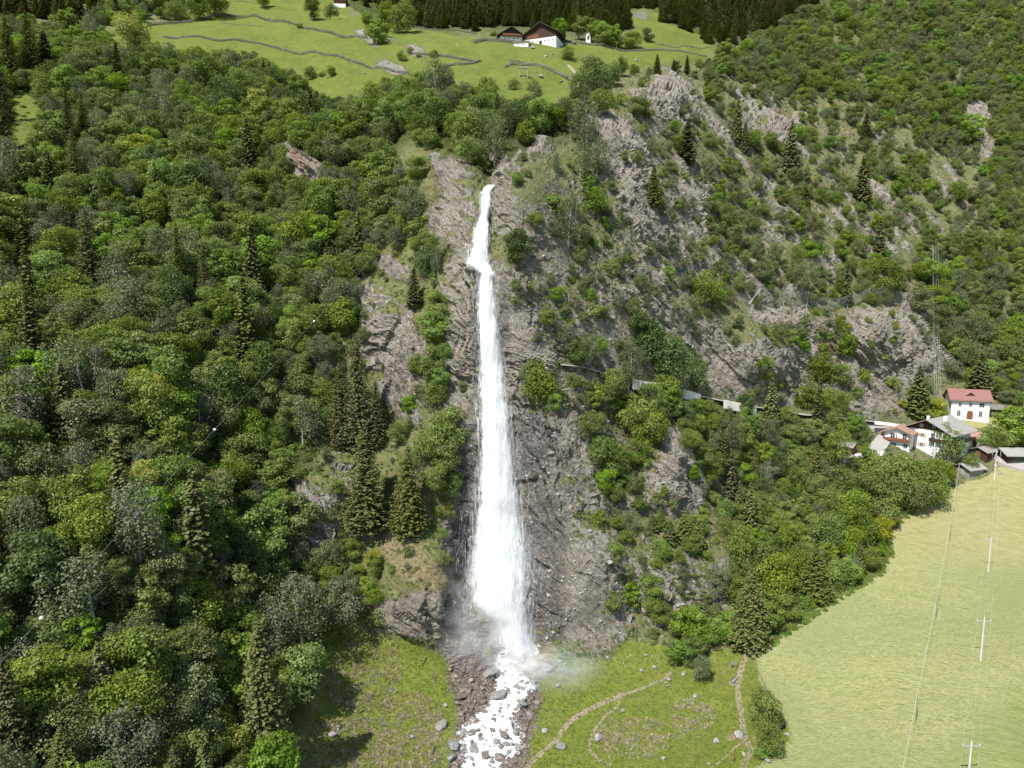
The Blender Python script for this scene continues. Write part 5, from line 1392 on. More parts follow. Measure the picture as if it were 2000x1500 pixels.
# ---- geometry-node scatter for what is past counting
def gn_scatter(name, pts, rots, scls, protos, label, cat):
    me = bpy.data.meshes.new(name); n = len(pts)
    me.vertices.add(n); me.vertices.foreach_set('co', np.asarray(pts, np.float32).ravel())
    a = me.attributes.new('rot', 'FLOAT_VECTOR', 'POINT'); a.data.foreach_set('vector', np.asarray(rots, np.float32).ravel())
    a = me.attributes.new('scl', 'FLOAT_VECTOR', 'POINT'); a.data.foreach_set('vector', np.asarray(scls, np.float32).ravel())
    a = me.attributes.new('pick', 'INT', 'POINT'); a.data.foreach_set('value', RNG.integers(0, len(protos), n).astype(np.int32))
    o = link_mesh(name, me)
    ng = bpy.data.node_groups.new('scatter_' + name, 'GeometryNodeTree')
    ng.interface.new_socket('Geometry', in_out='INPUT', socket_type='NodeSocketGeometry'); ng.interface.new_socket('Geometry', in_out='OUTPUT', socket_type='NodeSocketGeometry')
    gi = ng.nodes.new('NodeGroupInput'); go = ng.nodes.new('NodeGroupOutput'); iop = ng.nodes.new('GeometryNodeInstanceOnPoints'); j = ng.nodes.new('GeometryNodeJoinGeometry')
    for q in protos:
        oi = ng.nodes.new('GeometryNodeObjectInfo'); oi.inputs['Object'].default_value = q; oi.inputs['As Instance'].default_value = True
        ng.links.new(oi.outputs['Geometry'], j.inputs[0])
    def na(nm, dt):
        d = ng.nodes.new('GeometryNodeInputNamedAttribute'); d.data_type = dt; d.inputs[0].default_value = nm
        return [s for s in d.outputs if s.enabled and s.name == 'Attribute'][0]
    ng.links.new(gi.outputs[0], iop.inputs['Points']); ng.links.new(j.outputs[0], iop.inputs['Instance'])
    iop.inputs['Pick Instance'].default_value = True
    ng.links.new(na('pick', 'INT'), iop.inputs['Instance Index'])
    ng.links.new(na('rot', 'FLOAT_VECTOR'), iop.inputs['Rotation']); ng.links.new(na('scl', 'FLOAT_VECTOR'), iop.inputs['Scale'])
    ng.links.new(iop.outputs[0], go.inputs[0])
    md = o.modifiers.new('scatter', 'NODES'); md.node_group = ng
    tag(o, label, cat, kind='stuff')
    return o
PCOL = bpy.data.collections.new('prototypes')      # not linked to the scene: only meshes for the scatter
def proto_obj(nm, me):
    o = bpy.data.objects.new(nm, me); PCOL.objects.link(o); return o
for kind, L_ in rest.items():
    protos = [proto_obj('crown_of_scatter', q[2]) for q in PROTO[kind]]
    nm = NAME[kind]
    gn_scatter('far_' + {'broadleaf_tree': 'wood', 'birch_tree': 'birch_wood', 'spruce_tree': 'spruce_forest', 'shrub': 'scrub', 'flowering_tree': 'wood'}[nm],
               [q[0] for q in L_], [(0, 0, q[1]) for q in L_], [q[2] for q in L_], protos, f"remaining {COLN[kind]} {nm.replace('_', ' ')}s filling the slopes", 'woodland')

# ---- undergrowth, weeds and grass
def clump_mesh(name, seed, n, mat, size, blade=False):
    r = np.random.default_rng(seed)
    if blade:
        a = r.uniform(0, 6.28, n); l = r.uniform(.6, 1.1, n); tilt = r.uniform(.1, .9, n)
        d = np.stack([np.cos(a)*np.sin(tilt), np.sin(a)*np.sin(tilt), np.cos(tilt)], 1); b = np.stack([-np.sin(a), np.cos(a), 0*a], 1)
        c = r.normal(size=(n, 3))*np.array([.25, .25, 0])
        w = .07
        v = np.stack([c-b*w, c+b*w, c+d*l[:, None]+b*w*.4, c+d*l[:, None]-b*w*.4], 1).reshape(-1, 3)
        f = np.arange(n*4).reshape(n, 4); tone = np.repeat(r.random(n), 4)
    else:
        q = unit(r.normal(size=(n, 3))); q[:, 2] = np.abs(q[:, 2])
        c = q*r.uniform(.5, 1, n)[:, None]*np.array([.55, .55, .5]); nr = unit(q + .7*r.normal(size=(n, 3)))
        v, f = leaf_quads(c, nr, size*r.uniform(.6, 1.4, n), r); tone = np.repeat(r.random(n), 4)
    return mesh_np(name, v, f, [mat], attrs={'tone': tone, 'blossom': 0*tone})
def scat(name, m, n, box, protos, s0, s1, label, cat, thr=.5, noise=None, tilt=True):
    x = RNG.uniform(box[0], box[1], n); y = RNG.uniform(box[2], box[3], n)
    k = look(m, x, y) > thr + RNG.uniform(-.15, .15, n)
    if noise is not None: k &= fbm(x/noise, y/noise*1.3 + 50, o=3) > RNG.uniform(-.25, .25, n)
    x, y = x[k], y[k]; p = core(x, y); s = RNG.uniform(s0, s1, len(x))
    p[:, 2] -= .05*s
    rot = np.stack([RNG.uniform(-.3, .1, len(x)), RNG.uniform(-.2, .2, len(x)), RNG.uniform(0, 6.28, len(x))], 1)
    sc = np.stack([s, s, s*RNG.uniform(.6, 1.0, len(x))], 1)
    return gn_scatter(name, p, rot, sc, protos, label, cat)
und = [proto_obj('clump', clump_mesh('clump', 300+i, 150, M['weed'] if i == 0 else M['leaf_mid'] if i == 1 else M['leaf_olive'] , .17)) for i in range(3)]
scat('undergrowth', np.clip(forest, 0, 1)*(openings < .5), 16000, (-60, 2060, 30, 1600), und, .9, 2.4, 'low leafy undergrowth between the trees of both woods', 'undergrowth')
soilm = (1-smoothland)*(mask['rock'] < .85)*(GX > 930)
scat('scrub_cover', soilm*(1-.8*((GX > 975)&(GX < 1105)&(GY > 265)&(GY < 560))), 34000, (930, 2060, 120, 1290), [und[1], und[2], proto_obj('clump', clump_mesh('clump', 310, 130, M['leaf_olive'], .2)), proto_obj('clump', clump_mesh('clump', 311, 130, M['weed'], .2))], .35, 1.15, 'low scrub and tufts on the ledges of the rocky slope', 'scrub', .5, 30.)
leftm = (1-smoothland)*(mask['rock'] < .6)*(GX < 960)*(GX > 560)
scat('ledge_cover', leftm, 7000, (560, 960, 480, 1260), [und[0], und[2]], .3, 1.0, 'low scrub on the broken slope left of the waterfall', 'scrub', .5, 25.)
tg = [proto_obj('tuft', clump_mesh('tuft', 320+i, 16, M['grass_tuft'], .1, True)) for i in range(2)]
td = [proto_obj('tuft', clump_mesh('tuft', 330+i, 16, M['grass_dry'], .1, True)) for i in range(2)]
scat('meadow_grass', mask['valley'], 36000, (520, 1560, 1215, 1560), tg, .15, .34, 'green grass tufts of the lower meadow', 'grass', .5)
drym = np.clip(mask['valley']*union(blob(700,1310,70,70), blob(690,1460,110,50), blob(800,1440,60,80), blob(1240,1440,70,34), blob(1350,1400,40,30))*2, 0, 1)
scat('dry_grass', np.where(drym > .5, 1, 0), 26000, (560, 1460, 1230, 1540), td, .25, .6, 'straw coloured dry grass patches in the lower meadow', 'grass', .5, 22.)
scat('bluff_grass', (mask['dry'] > .45)*(1-mask['valley']), 9000, (730, 900, 1030, 1260), td, .12, .32, 'dry hanging grass on the bluff left of the waterfall', 'grass', .5)
fernm = poly([(290,1080),(340,1090),(390,1180),(430,1230),(400,1260),(330,1180),(280,1120)], 3)
scat('fern_patch', np.maximum(fernm, blob(640,1250,40,24)), 9000, (270, 690, 1070, 1290), [proto_obj('clump', clump_mesh('clump', 315, 150, M['leaf_yellow'], .17)), und[0]], .5, 1.2, 'yellow green ferns in the clearing of the lower left wood', 'ferns', .5)
scat('hedge_weeds', mask['hay']*0 + stroke(hedge, 8), 9000, (1460, 1860, 930, 1290), [und[0], und[1]], .5, 1.3, 'leafy weeds along the upper edge of the hay field', 'weeds', .4)

bl = proto_obj('clump', clump_mesh('clump', 340, 120, M['cream_bloom'], .13))
scat('blooming_scrub', np.maximum(np.maximum(blob(1775,430,34,40), blob(1740,370,16,24)), blob(1765,225,26,16)), 700, (1700, 1830, 200, 490), [bl], .3, .75, 'cream blooming scrub patches on the right hand slope', 'scrub', .45)
# ---- dead trees
def dead_spruce(x, ytop, ybase, label, seed, dens=26, rad=.17):
    p = G1(x, ybase); H = (ybase-ytop)/pxm(p); r = random.Random(seed)
    e = empty('dead_tree', p); tag(e, label, 'dead tree', 'dead trees standing in the wood')
    MB().tube([(0, 0, 0), (.1, 0, H*.5), (0, 0, H)], [.022*H*.5, .012*H*.6, .01], 6).build('trunk', M['deadwood'], e)
    mb = MB()
    for k in range(dens*9):
        t = r.uniform(.12, .98); a = r.uniform(0, 6.28); l = rad*H*(1-t)**.7*r.uniform(.6, 1.1); z = H*t
        c, s = math.cos(a), math.sin(a)
        mb.tube([(0, 0, z), (c*l*.5, s*l*.5, z-.12*l), (c*l, s*l, z-.42*l+.1)], [.05, .035, .015], 3, False)
        for j in range(2):
            q = r.uniform(.4, .9); da = r.choice((-.5, .5)); l2 = l*.35
            mb.tube([(c*l*q, s*l*q, z-.25*l*q), (c*l*q+math.cos(a+da)*l2, s*l*q+math.sin(a+da)*l2, z-.25*l*q-.35*l2)], [.022, .01], 3, False)
    mb.build('branches', M['deadwood'], e)
dead_spruce(50, 735, 915, 'bare grey dead spruce at the far left edge', 1)
dead_spruce(212, 880, 990, 'thin bare grey tree beside the weeping birch', 2, 10, .12)
dead_spruce(1344, 845, 885, 'small bleached dead tree above the grey slab', 3, 7, .2)
dead_spruce(556, 1030, 1080, 'forked dead tree in the lower left wood', 4, 8, .2)
SPRAY = True
# ---------------------------------------------------------------- road, retaining wall and rail
def spline(pts, step=6.0):
    out = []
    for i in range(len(pts)-1):
        p0 = pts[max(i-1, 0)]; p1 = pts[i]; p2 = pts[i+1]; p3 = pts[min(i+2, len(pts)-1)]
        n = max(2, int(math.hypot(p2[0]-p1[0], p2[1]-p1[1])/step))
        for k in range(n):
            t = k/n
            out.append(tuple(.5*((2*p1[j]) + (-p0[j]+p2[j])*t + (2*p0[j]-5*p1[j]+4*p2[j]-p3[j])*t*t + (-p0[j]+3*p1[j]-3*p2[j]+p3[j])*t**3) for j in (0, 1)))
    out.append(pts[-1]); return out
ROADPX = [(1092,716),(1130,721),(1170,730),(1232,746),(1290,758),(1330,767),(1372,777),(1420,788),(1470,798),(1520,806),(1580,814),(1640,822),(1700,829),(1750,833),(1800,838),(1830,842)]
rp = spline(ROADPX)
R3 = core(np.array([p[0] for p in rp]), np.array([p[1] for p in rp]))
k = np.exp(-.5*(np.arange(-4, 5)/2.)**2); k /= k.sum()
for c in (1, 2): R3[:, c] = np.convolve(np.pad(R3[:, c], 4, mode='edge'), k, 'valid')
R3[:, 1] -= 1.3; R3[:, 2] += .5
def strip(name, A, B_, mat):
    n = len(A); v = np.concatenate([A, B_]); f = np.array([(i, i+1, i+1+n, i+n) for i in range(n-1)])
    return link_mesh(name, mesh_np(name, v, f, [mat]))
back = R3 + np.array([.6, 4.0, .05])
tag(strip('road', R3, back, M['asphalt']), kind='structure')
def solid_strip(A, thick, down, mat, name, parent=None):
    mb = MB(); n = len(A); v = []
    for a in A:
        v += [(a[0], a[1], a[2]), (a[0]-.1, a[1]-thick, a[2]), (a[0]-.1, a[1]-thick-.25, a[2]-down), (a[0], a[1], a[2]-down)]
    f = [(0, 1, 2, 3)] + [(4*i+j, 4*i+4+j, 4*i+4+(j+1) % 4, 4*i+(j+1) % 4) for i in range(n-1) for j in range(4)] + [(4*n-1, 4*n-2, 4*n-3, 4*n-4)]
    mb.add(v, f); return mb.build(name, mat, parent)
i0 = next(i for i, p in enumerate(rp) if p[0] > 1228)
W3 = R3.copy(); W3[:, 2] += .12; W3[:, 1] -= .02
W3[:, 1] -= 1.1; W3[:, 2] += .45
for a, b, dn, lab in [(1228, 1366, 2.4, 'long pale retaining wall of the hillside road below the hazel thickets'), (1406, 1476, 2.3, 'pale retaining wall of the hillside road below the pale cliff'), (1690, 1790, 1.0, 'low stone retaining wall of the road near the village')]:
    seg = [w for w, p in zip(W3, rp) if a <= p[0] <= b]
    tag(solid_strip(seg, .45, dn, M['concrete'], 'retaining_wall'), lab, 'retaining wall', 'retaining walls under the road')
e = empty('road_rail', tuple(R3[0])); tag(e, 'brown wooden rail running along the hillside road', 'railing')
mbp = MB(); mbr = MB(); last = None
base = Vector(R3[0])
def rel(q): return Vector(q) - base
acc = 0; railp = []
for i, q in enumerate(back):
    q = np.array(q) + [0, -.5, 0]
    railp.append(rel(q))
npost = 0
for i in range(0, len(railp), 1):
    q = railp[i]; 
    if npost < 290:
        pb = MB().box(-.07, .07, -.07, .07, 0, 1.15) if i == 0 else None
        if i == 0: post_me = pb.build('post', M['wood_grey'], e).data; bpy.data.objects[-1] if False else None; e.children[0].location = q
        else:
            po = link_mesh('post', post_me, e); po.location = q
        npost += 1
for h in (.55, 1.05):
    mb = MB(); mb.tube([q + Vector((0, -.06, h)) for q in railp], .07, 4); mb.build('rail', M['wood_grey'], e)

# village drive, lane and terrace
def slab_px(name, pts, mat, lift=.25, thick=1.6, kind='structure', label=None, cat=None):
    """a paved piece: outline given where it lies in the photo, made level-ish on the ground with real thickness"""
    q = core(np.array([p[0] for p in pts], float), np.array([p[1] for p in pts], float)); q[:, 2] += lift
    c = q.mean(0); A_ = np.c_[q[:, :2]-c[:2], np.ones(len(q))]; co, *_ = np.linalg.lstsq(A_, q[:, 2], rcond=None)
    q[:, 2] = A_ @ co
    n = len(q); v = [tuple(x) for x in q] + [(x[0], x[1], x[2]-thick) for x in q]
    f = [tuple(range(n)), tuple(range(2*n-1, n-1, -1))] + [(i, i+n, (i+1) % n+n, (i+1) % n) for i in range(n)]
    o = MB().add(v, f).build(name, mat); tag(o, label, cat, kind=kind); return o
slab_px('driveway', [(1688,893),(1700,872),(1712,856),(1728,847),(1744,850),(1738,866),(1724,892)], M['asphalt'], .7, 2.5)
slab_px('lane', [(1938,896),(1955,890),(1975,898),(2010,912),(2050,926),(2050,935),(2003,924),(1970,914),(1950,907)], M['asphalt'], .8, 2.5)
slab_px('lane', [(1600,826),(1700,832),(1812,846),(1812,856),(1740,852),(1690,842),(1600,833)], M['asphalt'], .3, 1.0)
slab_px('terrace', [(1640,895),(1700,892),(1728,892),(1720,900),(1640,902)], M['concrete'], .9, 1.5)
slab_px('garden_lawn', [(1840,822),(1945,818),(1950,838),(1905,842),(1870,832),(1842,830)], plain('garden_lawn', (.26,.25,.11), .95, .1, .35, .8), .35, 1.0)

# ---------------------------------------------------------------- buildings
def facing(px, a_deg):
    """rotation so that local -Y faces the camera turned by a_deg (positive shows the left side)"""
    al = math.degrees(math.atan2((px-1000)/FOC, CP)); return math.radians(a_deg - al)
def P_box(x0, x1, y0, y1, z0, z1, name, mat, parent, loc=(0, 0, 0)):
    o = MB().box(x0, x1, y0, y1, z0, z1).build(name, mat, parent); return o
def gable_roof(name, mat, parent, w, l, ez, rz_, over, th, axis='x', cx=0, cy=0):
    """ridge along axis; w = span across the ridge, l = length along it"""
    h = w/2 + over; s = (rz_-ez)/(w/2); e = ez - s*over
    prof_ = [(-h, e), (0, rz_), (h, e), (h, e+th), (0, rz_+th), (-h, e+th)]
    mb = MB()
    L0, L1 = -l/2-over, l/2+over
    if axis == 'x':
        for a, b in (((-h, e), (0, rz_)), ((0, rz_), (h, e))):
            q = [(a[0]+cy, a[1]), (b[0]+cy, b[1]), (b[0]+cy, b[1]+th), (a[0]+cy, a[1]+th)]; mb.prism(q, L0+cx, L1+cx, 'x')
    else:
        for a, b in (((-h, e), (0, rz_)), ((0, rz_), (h, e))):
            q = [(a[0]+cx, a[1]), (b[0]+cx, b[1]), (b[0]+cx, b[1]+th), (a[0]+cx, a[1]+th)]; mb.prism(q, L0+cy, L1+cy, 'y')
    return mb.build(name, mat, parent)
def window(parent, face, u, z, w, h, off, arched=False, shutters=False, frame_m='white_wall'):
    """face: 'f' front (-Y) at y=off, 'l' left (-X) at x=off, 'r' right at x=off"""
    def tr(mb, name, mat, par):
        o = mb.build(name, mat, par); return o
    def bx(u0, u1, d0, d1, z0, z1):
        if face == 'f': return (u0, u1, off-d1, off-d0, z0, z1)
        if face == 'l': return (off-d1, off-d0, u0, u1, z0, z1)
        return (off+d0, off+d1, u0, u1, z0, z1)
    mb = MB(); t = .09
    mb.box(*bx(u-w/2-t, u-w/2, .003, .07, z, z+h)); mb.box(*bx(u+w/2, u+w/2+t, .003, .07, z, z+h)); mb.box(*bx(u-w/2-t, u+w/2+t, .003, .10, z-t, z)); mb.box(*bx(u-w/2-t, u+w/2+t, .003, .07, z+h, z+h+t))
    fr = tr(mb, 'window', M[frame_m], parent)
    pm = MB().box(*bx(u-w/2, u+w/2, .003, .03, z, z+h))
    if arched:
        n = 8; arc = [(u + w/2*math.cos(math.pi*i/n), z+h+t + (w/2)*math.sin(math.pi*i/n)) for i in range(n+1)]
        if face == 'f': pm.prism([(a, b) for a, b in arc], off-.03, off-.003, 'y')
        else: pm.prism([(a, b) for a, b in arc], off-.03, off-.003, 'x')
    tr(pm, 'pane', M['glass'], fr)
    cr = MB(); cr.box(*bx(u-.03, u+.03, .031, .05, z, z+h)); cr.box(*bx(u-w/2, u+w/2, .031, .045, z+h*.5-.03, z+h*.5+.03)); tr(cr, 'glazing_bar', M[frame_m], fr)
    if shutters:
        for s in (-1, 1):
            c = u + s*(w/2 + t + w*.27); tr(MB().box(*bx(c-w*.26, c+w*.26, .003, .06, z, z+h)), 'shutter', M['shutter'], parent)
def door(parent, face, u, z, w, h, off, mat, arched=False):
    d0, d1 = .003, .08
    def bx(u0, u1, d0, d1, z0, z1):
        return (u0, u1, off-d1, off-d0, z0, z1) if face == 'f' else (off-d1, off-d0, u0, u1, z0, z1)
    mb = MB().box(*bx(u-w/2, u+w/2, d0, d1, z, z+h))
    if arched:
        n = 8; mb.prism([(u + w/2*math.cos(math.pi*i/n), z+h + w/2*math.sin(math.pi*i/n)) for i in range(n+1)], off-d1, off-d0, 'y')
    o = mb.build('door', mat, parent); MB().box(*bx(u+w*.3, u+w*.36, d1, d1+.06, z+h*.45, z+h*.52)).build('handle', M['steel'], o)
def walls_gable(parent, x0, x1, y0, y1, z0, ez, rz_, axis, mat, name='wall', sink=2.5):
    mb = MB()
    if axis == 'x': mb.prism([(y0, z0-sink), (y1, z0-sink), (y1, ez), ((y0+y1)/2, rz_), (y0, ez)], x0, x1, 'x')
    else: mb.prism([(x0, z0-sink), (x1, z0-sink), (x1, ez), ((x0+x1)/2, rz_), (x0, ez)], y0, y1, 'y')
    return mb.build(name, mat, parent)
def site(name, px, py, a_deg, label, cat, group=None, dy=0):
    p = G1(px, py); p.y += dy
    e = empty(name, p, facing(px, a_deg)); tag(e, label, cat, group); return e, pxm(p)

# white house with the red roof
e, s = site('house', 1893, 819, 15, 'white three storey house with red tiled roof and arched door', 'house', dy=2.0)
W_, D_ = 10.6, 8.0
walls_gable(e, -W_/2, W_/2, -D_/2, D_/2, 0, 6.5, 9.0, 'x', M['white_wall'])
gable_roof('roof', M['roof_red'], e, D_, W_, 6.55, 9.05, .75, .22, 'x')
rf = [o for o in e.children if o.name.startswith('roof')][0]
dm = MB(); dm.prism([(-.9, 7.55), (.9, 7.55), (0, 8.45)], -3.0, -1.0, 'y'); dm.build('dormer', M['wood_red'], rf)
dm2 = MB(); dm2.prism([(-1.25, 7.55), (0, 8.6), (0, 8.72), (-1.25, 7.67)], -3.3, -.9, 'y'); dm2.prism([(1.25, 7.55), (0, 8.6), (0, 8.72), (1.25, 7.67)], -3.3, -.9, 'y'); dm2.build('dormer_roof', M['roof_red_old'], rf)
MB().box(-.5, .5, -3.03, -3.0, 7.6, 8.05).build('dormer_opening', M['glass'], rf)
MB().box(-W_/2-.85, W_/2+.85, -D_/2-.95, -D_/2-.80, 5.98, 6.12).build('gutter', M['roof_red_old'], e)
for u, w in ((-2.9, .75), (0, .75), (3.1, 1.35)): window(e, 'f', u, 4.1, w, 1.2, -D_/2)
for u in (-3.1, 2.9): window(e, 'f', u, 1.0, .95, 1.2, -D_/2, arched=True)
for z, h in ((1.2, 1.1), (4.2, 1.1)): window(e, 'l', 0, z, .7, h, -W_/2, arched=False)
window(e, 'l', -.2, 6.9, .5, .8, -W_/2)
door(e, 'f', 0.0, .05, 1.7, 1.9, -D_/2, M['wood_red'], True)
tag(solid_strip([tuple(Vector(core(np.array([float(a)]), np.array([float(b)]))[0]) + Vector((0, -.5, z))) for a, b, z in [(1914,820,.3),(1921,812,1.6),(1930,806,2.4),(1956,806,2.4)]], .4, 1.6, M['stone_wall'], 'retaining_wall'), 'stone ramp wall with steps right of the white house', 'stone wall')
tag(solid_strip([tuple(Vector(core(np.array([float(a)]), np.array([float(b)]))[0]) + Vector((0, 0, .9))) for a, b in [(1926,796),(1944,797),(1958,801)]], .4, 1.8, M['stone_wall'], 'retaining_wall'), 'upper stone terrace wall behind the white house', 'stone wall')

# big white farmhouse inn with grey roof
e, s = site('house', 1838, 890, -24, 'big white alpine house with wide grey roof and ochre shutters', 'house', dy=3.0)
GW, GL = 13.0, 12.5
walls_gable(e, -GW/2, GW/2, -GL/2, GL/2, 0, 7.3, 7.3+.01, 'y', M['white_wall'])
mb = MB(); mb.prism([(-GW/2+.02, 7.31), (GW/2-.02, 7.31), (0, 10.4)], -GL/2+.25, GL/2-.02, 'y'); mb.build('gable', M['wood_dark'], e)
gable_roof('roof', M['roof_grey'], e, GW, GL, 7.35, 10.45, 1.5, .20, 'y')
rf = [o for o in e.children if o.name.startswith('roof')][0]
MB().box(1.6, 2.5, -.5, .5, 9.5, 11.1).build('chimney', M['white_wall'], rf); MB().box(-1.3, -.6, -4.6, -4.0, 9.9, 11.3).build('chimney', M['white_wall'], rf)
MB().box(3.2, 3.5, 2.0, 2.3, 8.9, 9.9).build('vent_pipe', M['steel'], rf)
for u in (-4.6, -1.4): 
    window(e, 'f', u, 5.1, 1.0, 1.05, -GL/2, shutters=True); window(e, 'f', u, 2.2, 1.0, 1.05, -GL/2, shutters=True)
window(e, 'f', 1.9, 5.0, 1.6, 1.5, -GL/2); window(e, 'f', -4.2, .0, .9, .7, -GL/2)
for u in (-1.9, 1.6): window(e, 'f', u, 8.0, .8, .8, -GL/2+.25)
for v in (-3, 1): window(e, 'r', v, 4.9, 1.1, 1.5, GW/2); window(e, 'r', v+.5, 1.9, 1.1, 1.5, GW/2)
for z in (3.6, 6.4) [:1]:
    MB().box(1.0, GW/2+1.5, -GL/2-1.1, -GL/2-.003, z+.6, z+.78).build('balcony_floor', M['wood_dark'], e)
    mb = MB(); mb.box(1.0, GW/2+1.5, -GL/2-1.1, -GL/2-1.02, z+.8, z+1.7); mb.box(GW/2+1.42, GW/2+1.5, -GL/2-1.0, GL/2, z+.8, z+1.7); mb.build('balcony_rail', M['wood_dark'], e)
MB().box(GW/2+.003, GW/2+1.5, -GL/2, GL/2, 4.2, 4.38).build('balcony_floor', M['wood_dark'], e)
for u in (2.8, 4.6, 6.4): MB().box(u-.1, u+.1, -GL/2-1.05, -GL/2-.9, -1.0, 7.2).build('post', M['white_wall'] if u < 6 else M['wood_dark'], e)
# annexe with orange balcony
e, s = site('house', 1763, 882, -12, 'small annexe with orange brown balcony and reddish roof left of the big house', 'house', dy=3.0)
walls_gable(e, -3.4, 3.4, -3, 3, 0, 4.9, 6.3, 'y', M['white_wall'])
gable_roof('roof', M['roof_red_old'], e, 6.8, 6, 4.95, 6.35, 1.1, .2, 'y')
MB().box(-3.6, 3.6, -4.1, -3.003, 2.35, 2.5).build('balcony_floor', M['wood_red'], e); MB().box(-3.6, 3.6, -4.15, -4.05, 2.52, 3.35).build('balcony_rail', M['wood_red'], e)
for u in (-3.4, 0, 3.4): MB().box(u-.1, u+.1, -4.0, -3.85, 2.52, 4.75).build('post', M['wood_red'], e)
window(e, 'f', -1.2, 3.0, 1.2, 1.5, -3); window(e, 'f', 2.0, 3.0, 1.0, 1.7, -3); window(e, 'f', -.6, .5, 1.1, 1.0, -3); window(e, 'f', 2.4, .4, 1.1, 1.2, -3)
# small white annexe right of the big house
e, s = site('outbuilding', 1911, 872, 10, 'small white outbuilding with faded red roof behind the big house', 'outbuilding', dy=1.5)
walls_gable(e, -2.4, 2.4, -3, 3, 0, 2.6, 3.9, 'x', M['white_wall']); gable_roof('roof', M['roof_red_old'], e, 6, 4.8, 2.65, 3.95, .7, .18, 'x'); door(e, 'f', -.8, 0, 1.0, 2.0, -3, M['wood_dark'])
e, s = site('shed', 1930, 893, -28, 'low shed with long brown grey roof beside the pole', 'shed', dy=1.0)
walls_gable(e, -2.4, 2.4, -4.2, 4.2, 0, 2.0, 3.0, 'y', M['wood_dark']); gable_roof('roof', M['wood_grey'], e, 4.8, 8.4, 2.05, 3.05, .6, .15, 'y'); door(e, 'f', 0, 0, 1.2, 1.8, -4.2, M['wood_red'])
e, s = site('shed', 1653, 886, -20, 'small wooden garden shed with grey roof left of the driveway', 'shed', dy=.8)
walls_gable(e, -2.2, 2.2, -1.8, 1.8, 0, 2.1, 3.0, 'x', M['wood_red']); gable_roof('roof', M['roof_grey'], e, 3.6, 4.4, 2.15, 3.05, .6, .15, 'x'); window(e, 'f', -.8, .9, .9, .7, -1.8); door(e, 'f', 1.0, 0, .9, 1.8, -1.8, M['wood_dark'])
MB().box(-2.3, 2.3, -2.0, -1.81, -2.4, 0).build('plinth', M['white_wall'], e)
e, s = site('stone_hut', 1897, 926, -35, 'old stone hut with slab roof at the top of the hay field', 'hut', dy=1.5)
walls_gable(e, -2.6, 2.6, -2.9, 2.9, 0, 2.0, 3.1, 'y', M['stone_wall']); gable_roof('roof', M['roof_grey'], e, 5.2, 5.8, 2.05, 3.15, .75, .18, 'y'); door(e, 'f', .5, 0, .9, 1.6, -2.9, M['steel'])
MB().prism([(-2.55, 2.02), (2.55, 2.02), (0, 3.08)], -2.96, -2.905, 'y').build('gable_boards', M['wood_dark'], e)
e, s = site('barn', 2000, 906, 35, 'dark open barn with slab roof at the right edge beside the lane', 'barn', dy=2.5)
walls_gable(e, -5, 5, -3, 3, 0, 3.0, 4.3, 'x', M['wood_dark']); gable_roof('roof', M['roof_grey'], e, 6, 10, 3.05, 4.35, .9, .2, 'x'); MB().box(-4, 0, -3.06, -3.003, .1, 2.6).build('opening', M['glass'], e); MB().box(-5.4, 5.4, -3.4, 3.3, -1.5, 0).build('plinth', M['concrete'], e)

# mountain farm
e, s = site('barn', 1064, 91, -18, 'large mountain barn with dark timber gable on white walls', 'barn', dy=5)
walls_gable(e, -8, 8, -6, 6, 0, 3.6, 3.61, 'y', M['white_wall'], sink=4)
mb = MB(); mb.prism([(-7.98, 3.62), (7.98, 3.62), (7.98, 6.0), (0, 10.6), (-7.98, 6.0)], -6.15, 6.1, 'y'); mb.build('timber_gable', M['wood_dark'], e)
gable_roof('roof', M['roof_dark'], e, 16, 12, 6.05, 10.65, 1.6, .3, 'y')
MB().box(-7.5, -1.0, -6.22, -6.16, 3.7, 5.6).build('timber_panel', M['wood_red'], e); mb = MB()
for k_ in range(5): mb.tube([(-7+1.5*k_, -6.3, 3.7), (-6+1.4*k_, -6.3, 5.6)], .1, 4)
mb.build('braces', M['wood_red'], e)
for u in (-6, -4, 2, 4, 6): window(e, 'f', u, 1.6, .7, .9, -6)
door(e, 'f', 0, 0, 1.4, 2.2, -6, M['wood_dark']); door(e, 'f', -7, .3, .9, 1.8, -6, M['wood_red'])
for v in (-3, 0, 3): window(e, 'l', v, 1.6, .7, .9, -8)
e, s = site('farmhouse', 996, 82, 8, 'mountain farmhouse with dark gable left of the large barn', 'farmhouse', dy=5)
walls_gable(e, -5.5, 5.5, -5, 5, 0, 3.0, 3.01, 'y', M['white_wall'], sink=4)
mb = MB(); mb.prism([(-5.48, 3.02), (5.48, 3.02), (5.48, 4.0), (0, 7.4), (-5.48, 4.0)], -5.12, 5.0, 'y'); mb.build('timber_gable', M['wood_dark'], e)
gable_roof('roof', M['roof_dark'], e, 11, 10, 4.0, 7.45, 1.6, .25, 'y'); MB().box(-4.5, 4.6, -6.2, -5.13, 3.0, 3.15).build('balcony_floor', M['wood_red'], e); MB().box(-4.5, 4.6, -6.25, -6.15, 3.16, 4.0).build('balcony_rail', M['wood_red'], e)
for u in (-3.4, -1.1, 1.1, 3.4): window(e, 'f', u, 1.5, .8, .9, -5)
MB().box(-4.8, 3.8, -7.5, -7.3, -.5, .9).build('garden_fence', M['wood_grey'], e)
e, s = site('outbuilding', 1019, 92, -10, 'low white outbuilding with grey roof in front of the barn', 'outbuilding', dy=1)
mb = MB(); mb.prism([(-1.8, -2), (1.8, -2), (1.8, 2.6), (-1.8, 1.5)], -3, 3, 'x'); mb.build('wall', M['white_wall'], e)
mb = MB(); mb.prism([(-2.3, 1.42), (2.1, 2.78), (2.1, 2.95), (-2.3, 1.59)], -3.4, 3.4, 'x'); mb.build('roof', M['roof_red_old'], e)
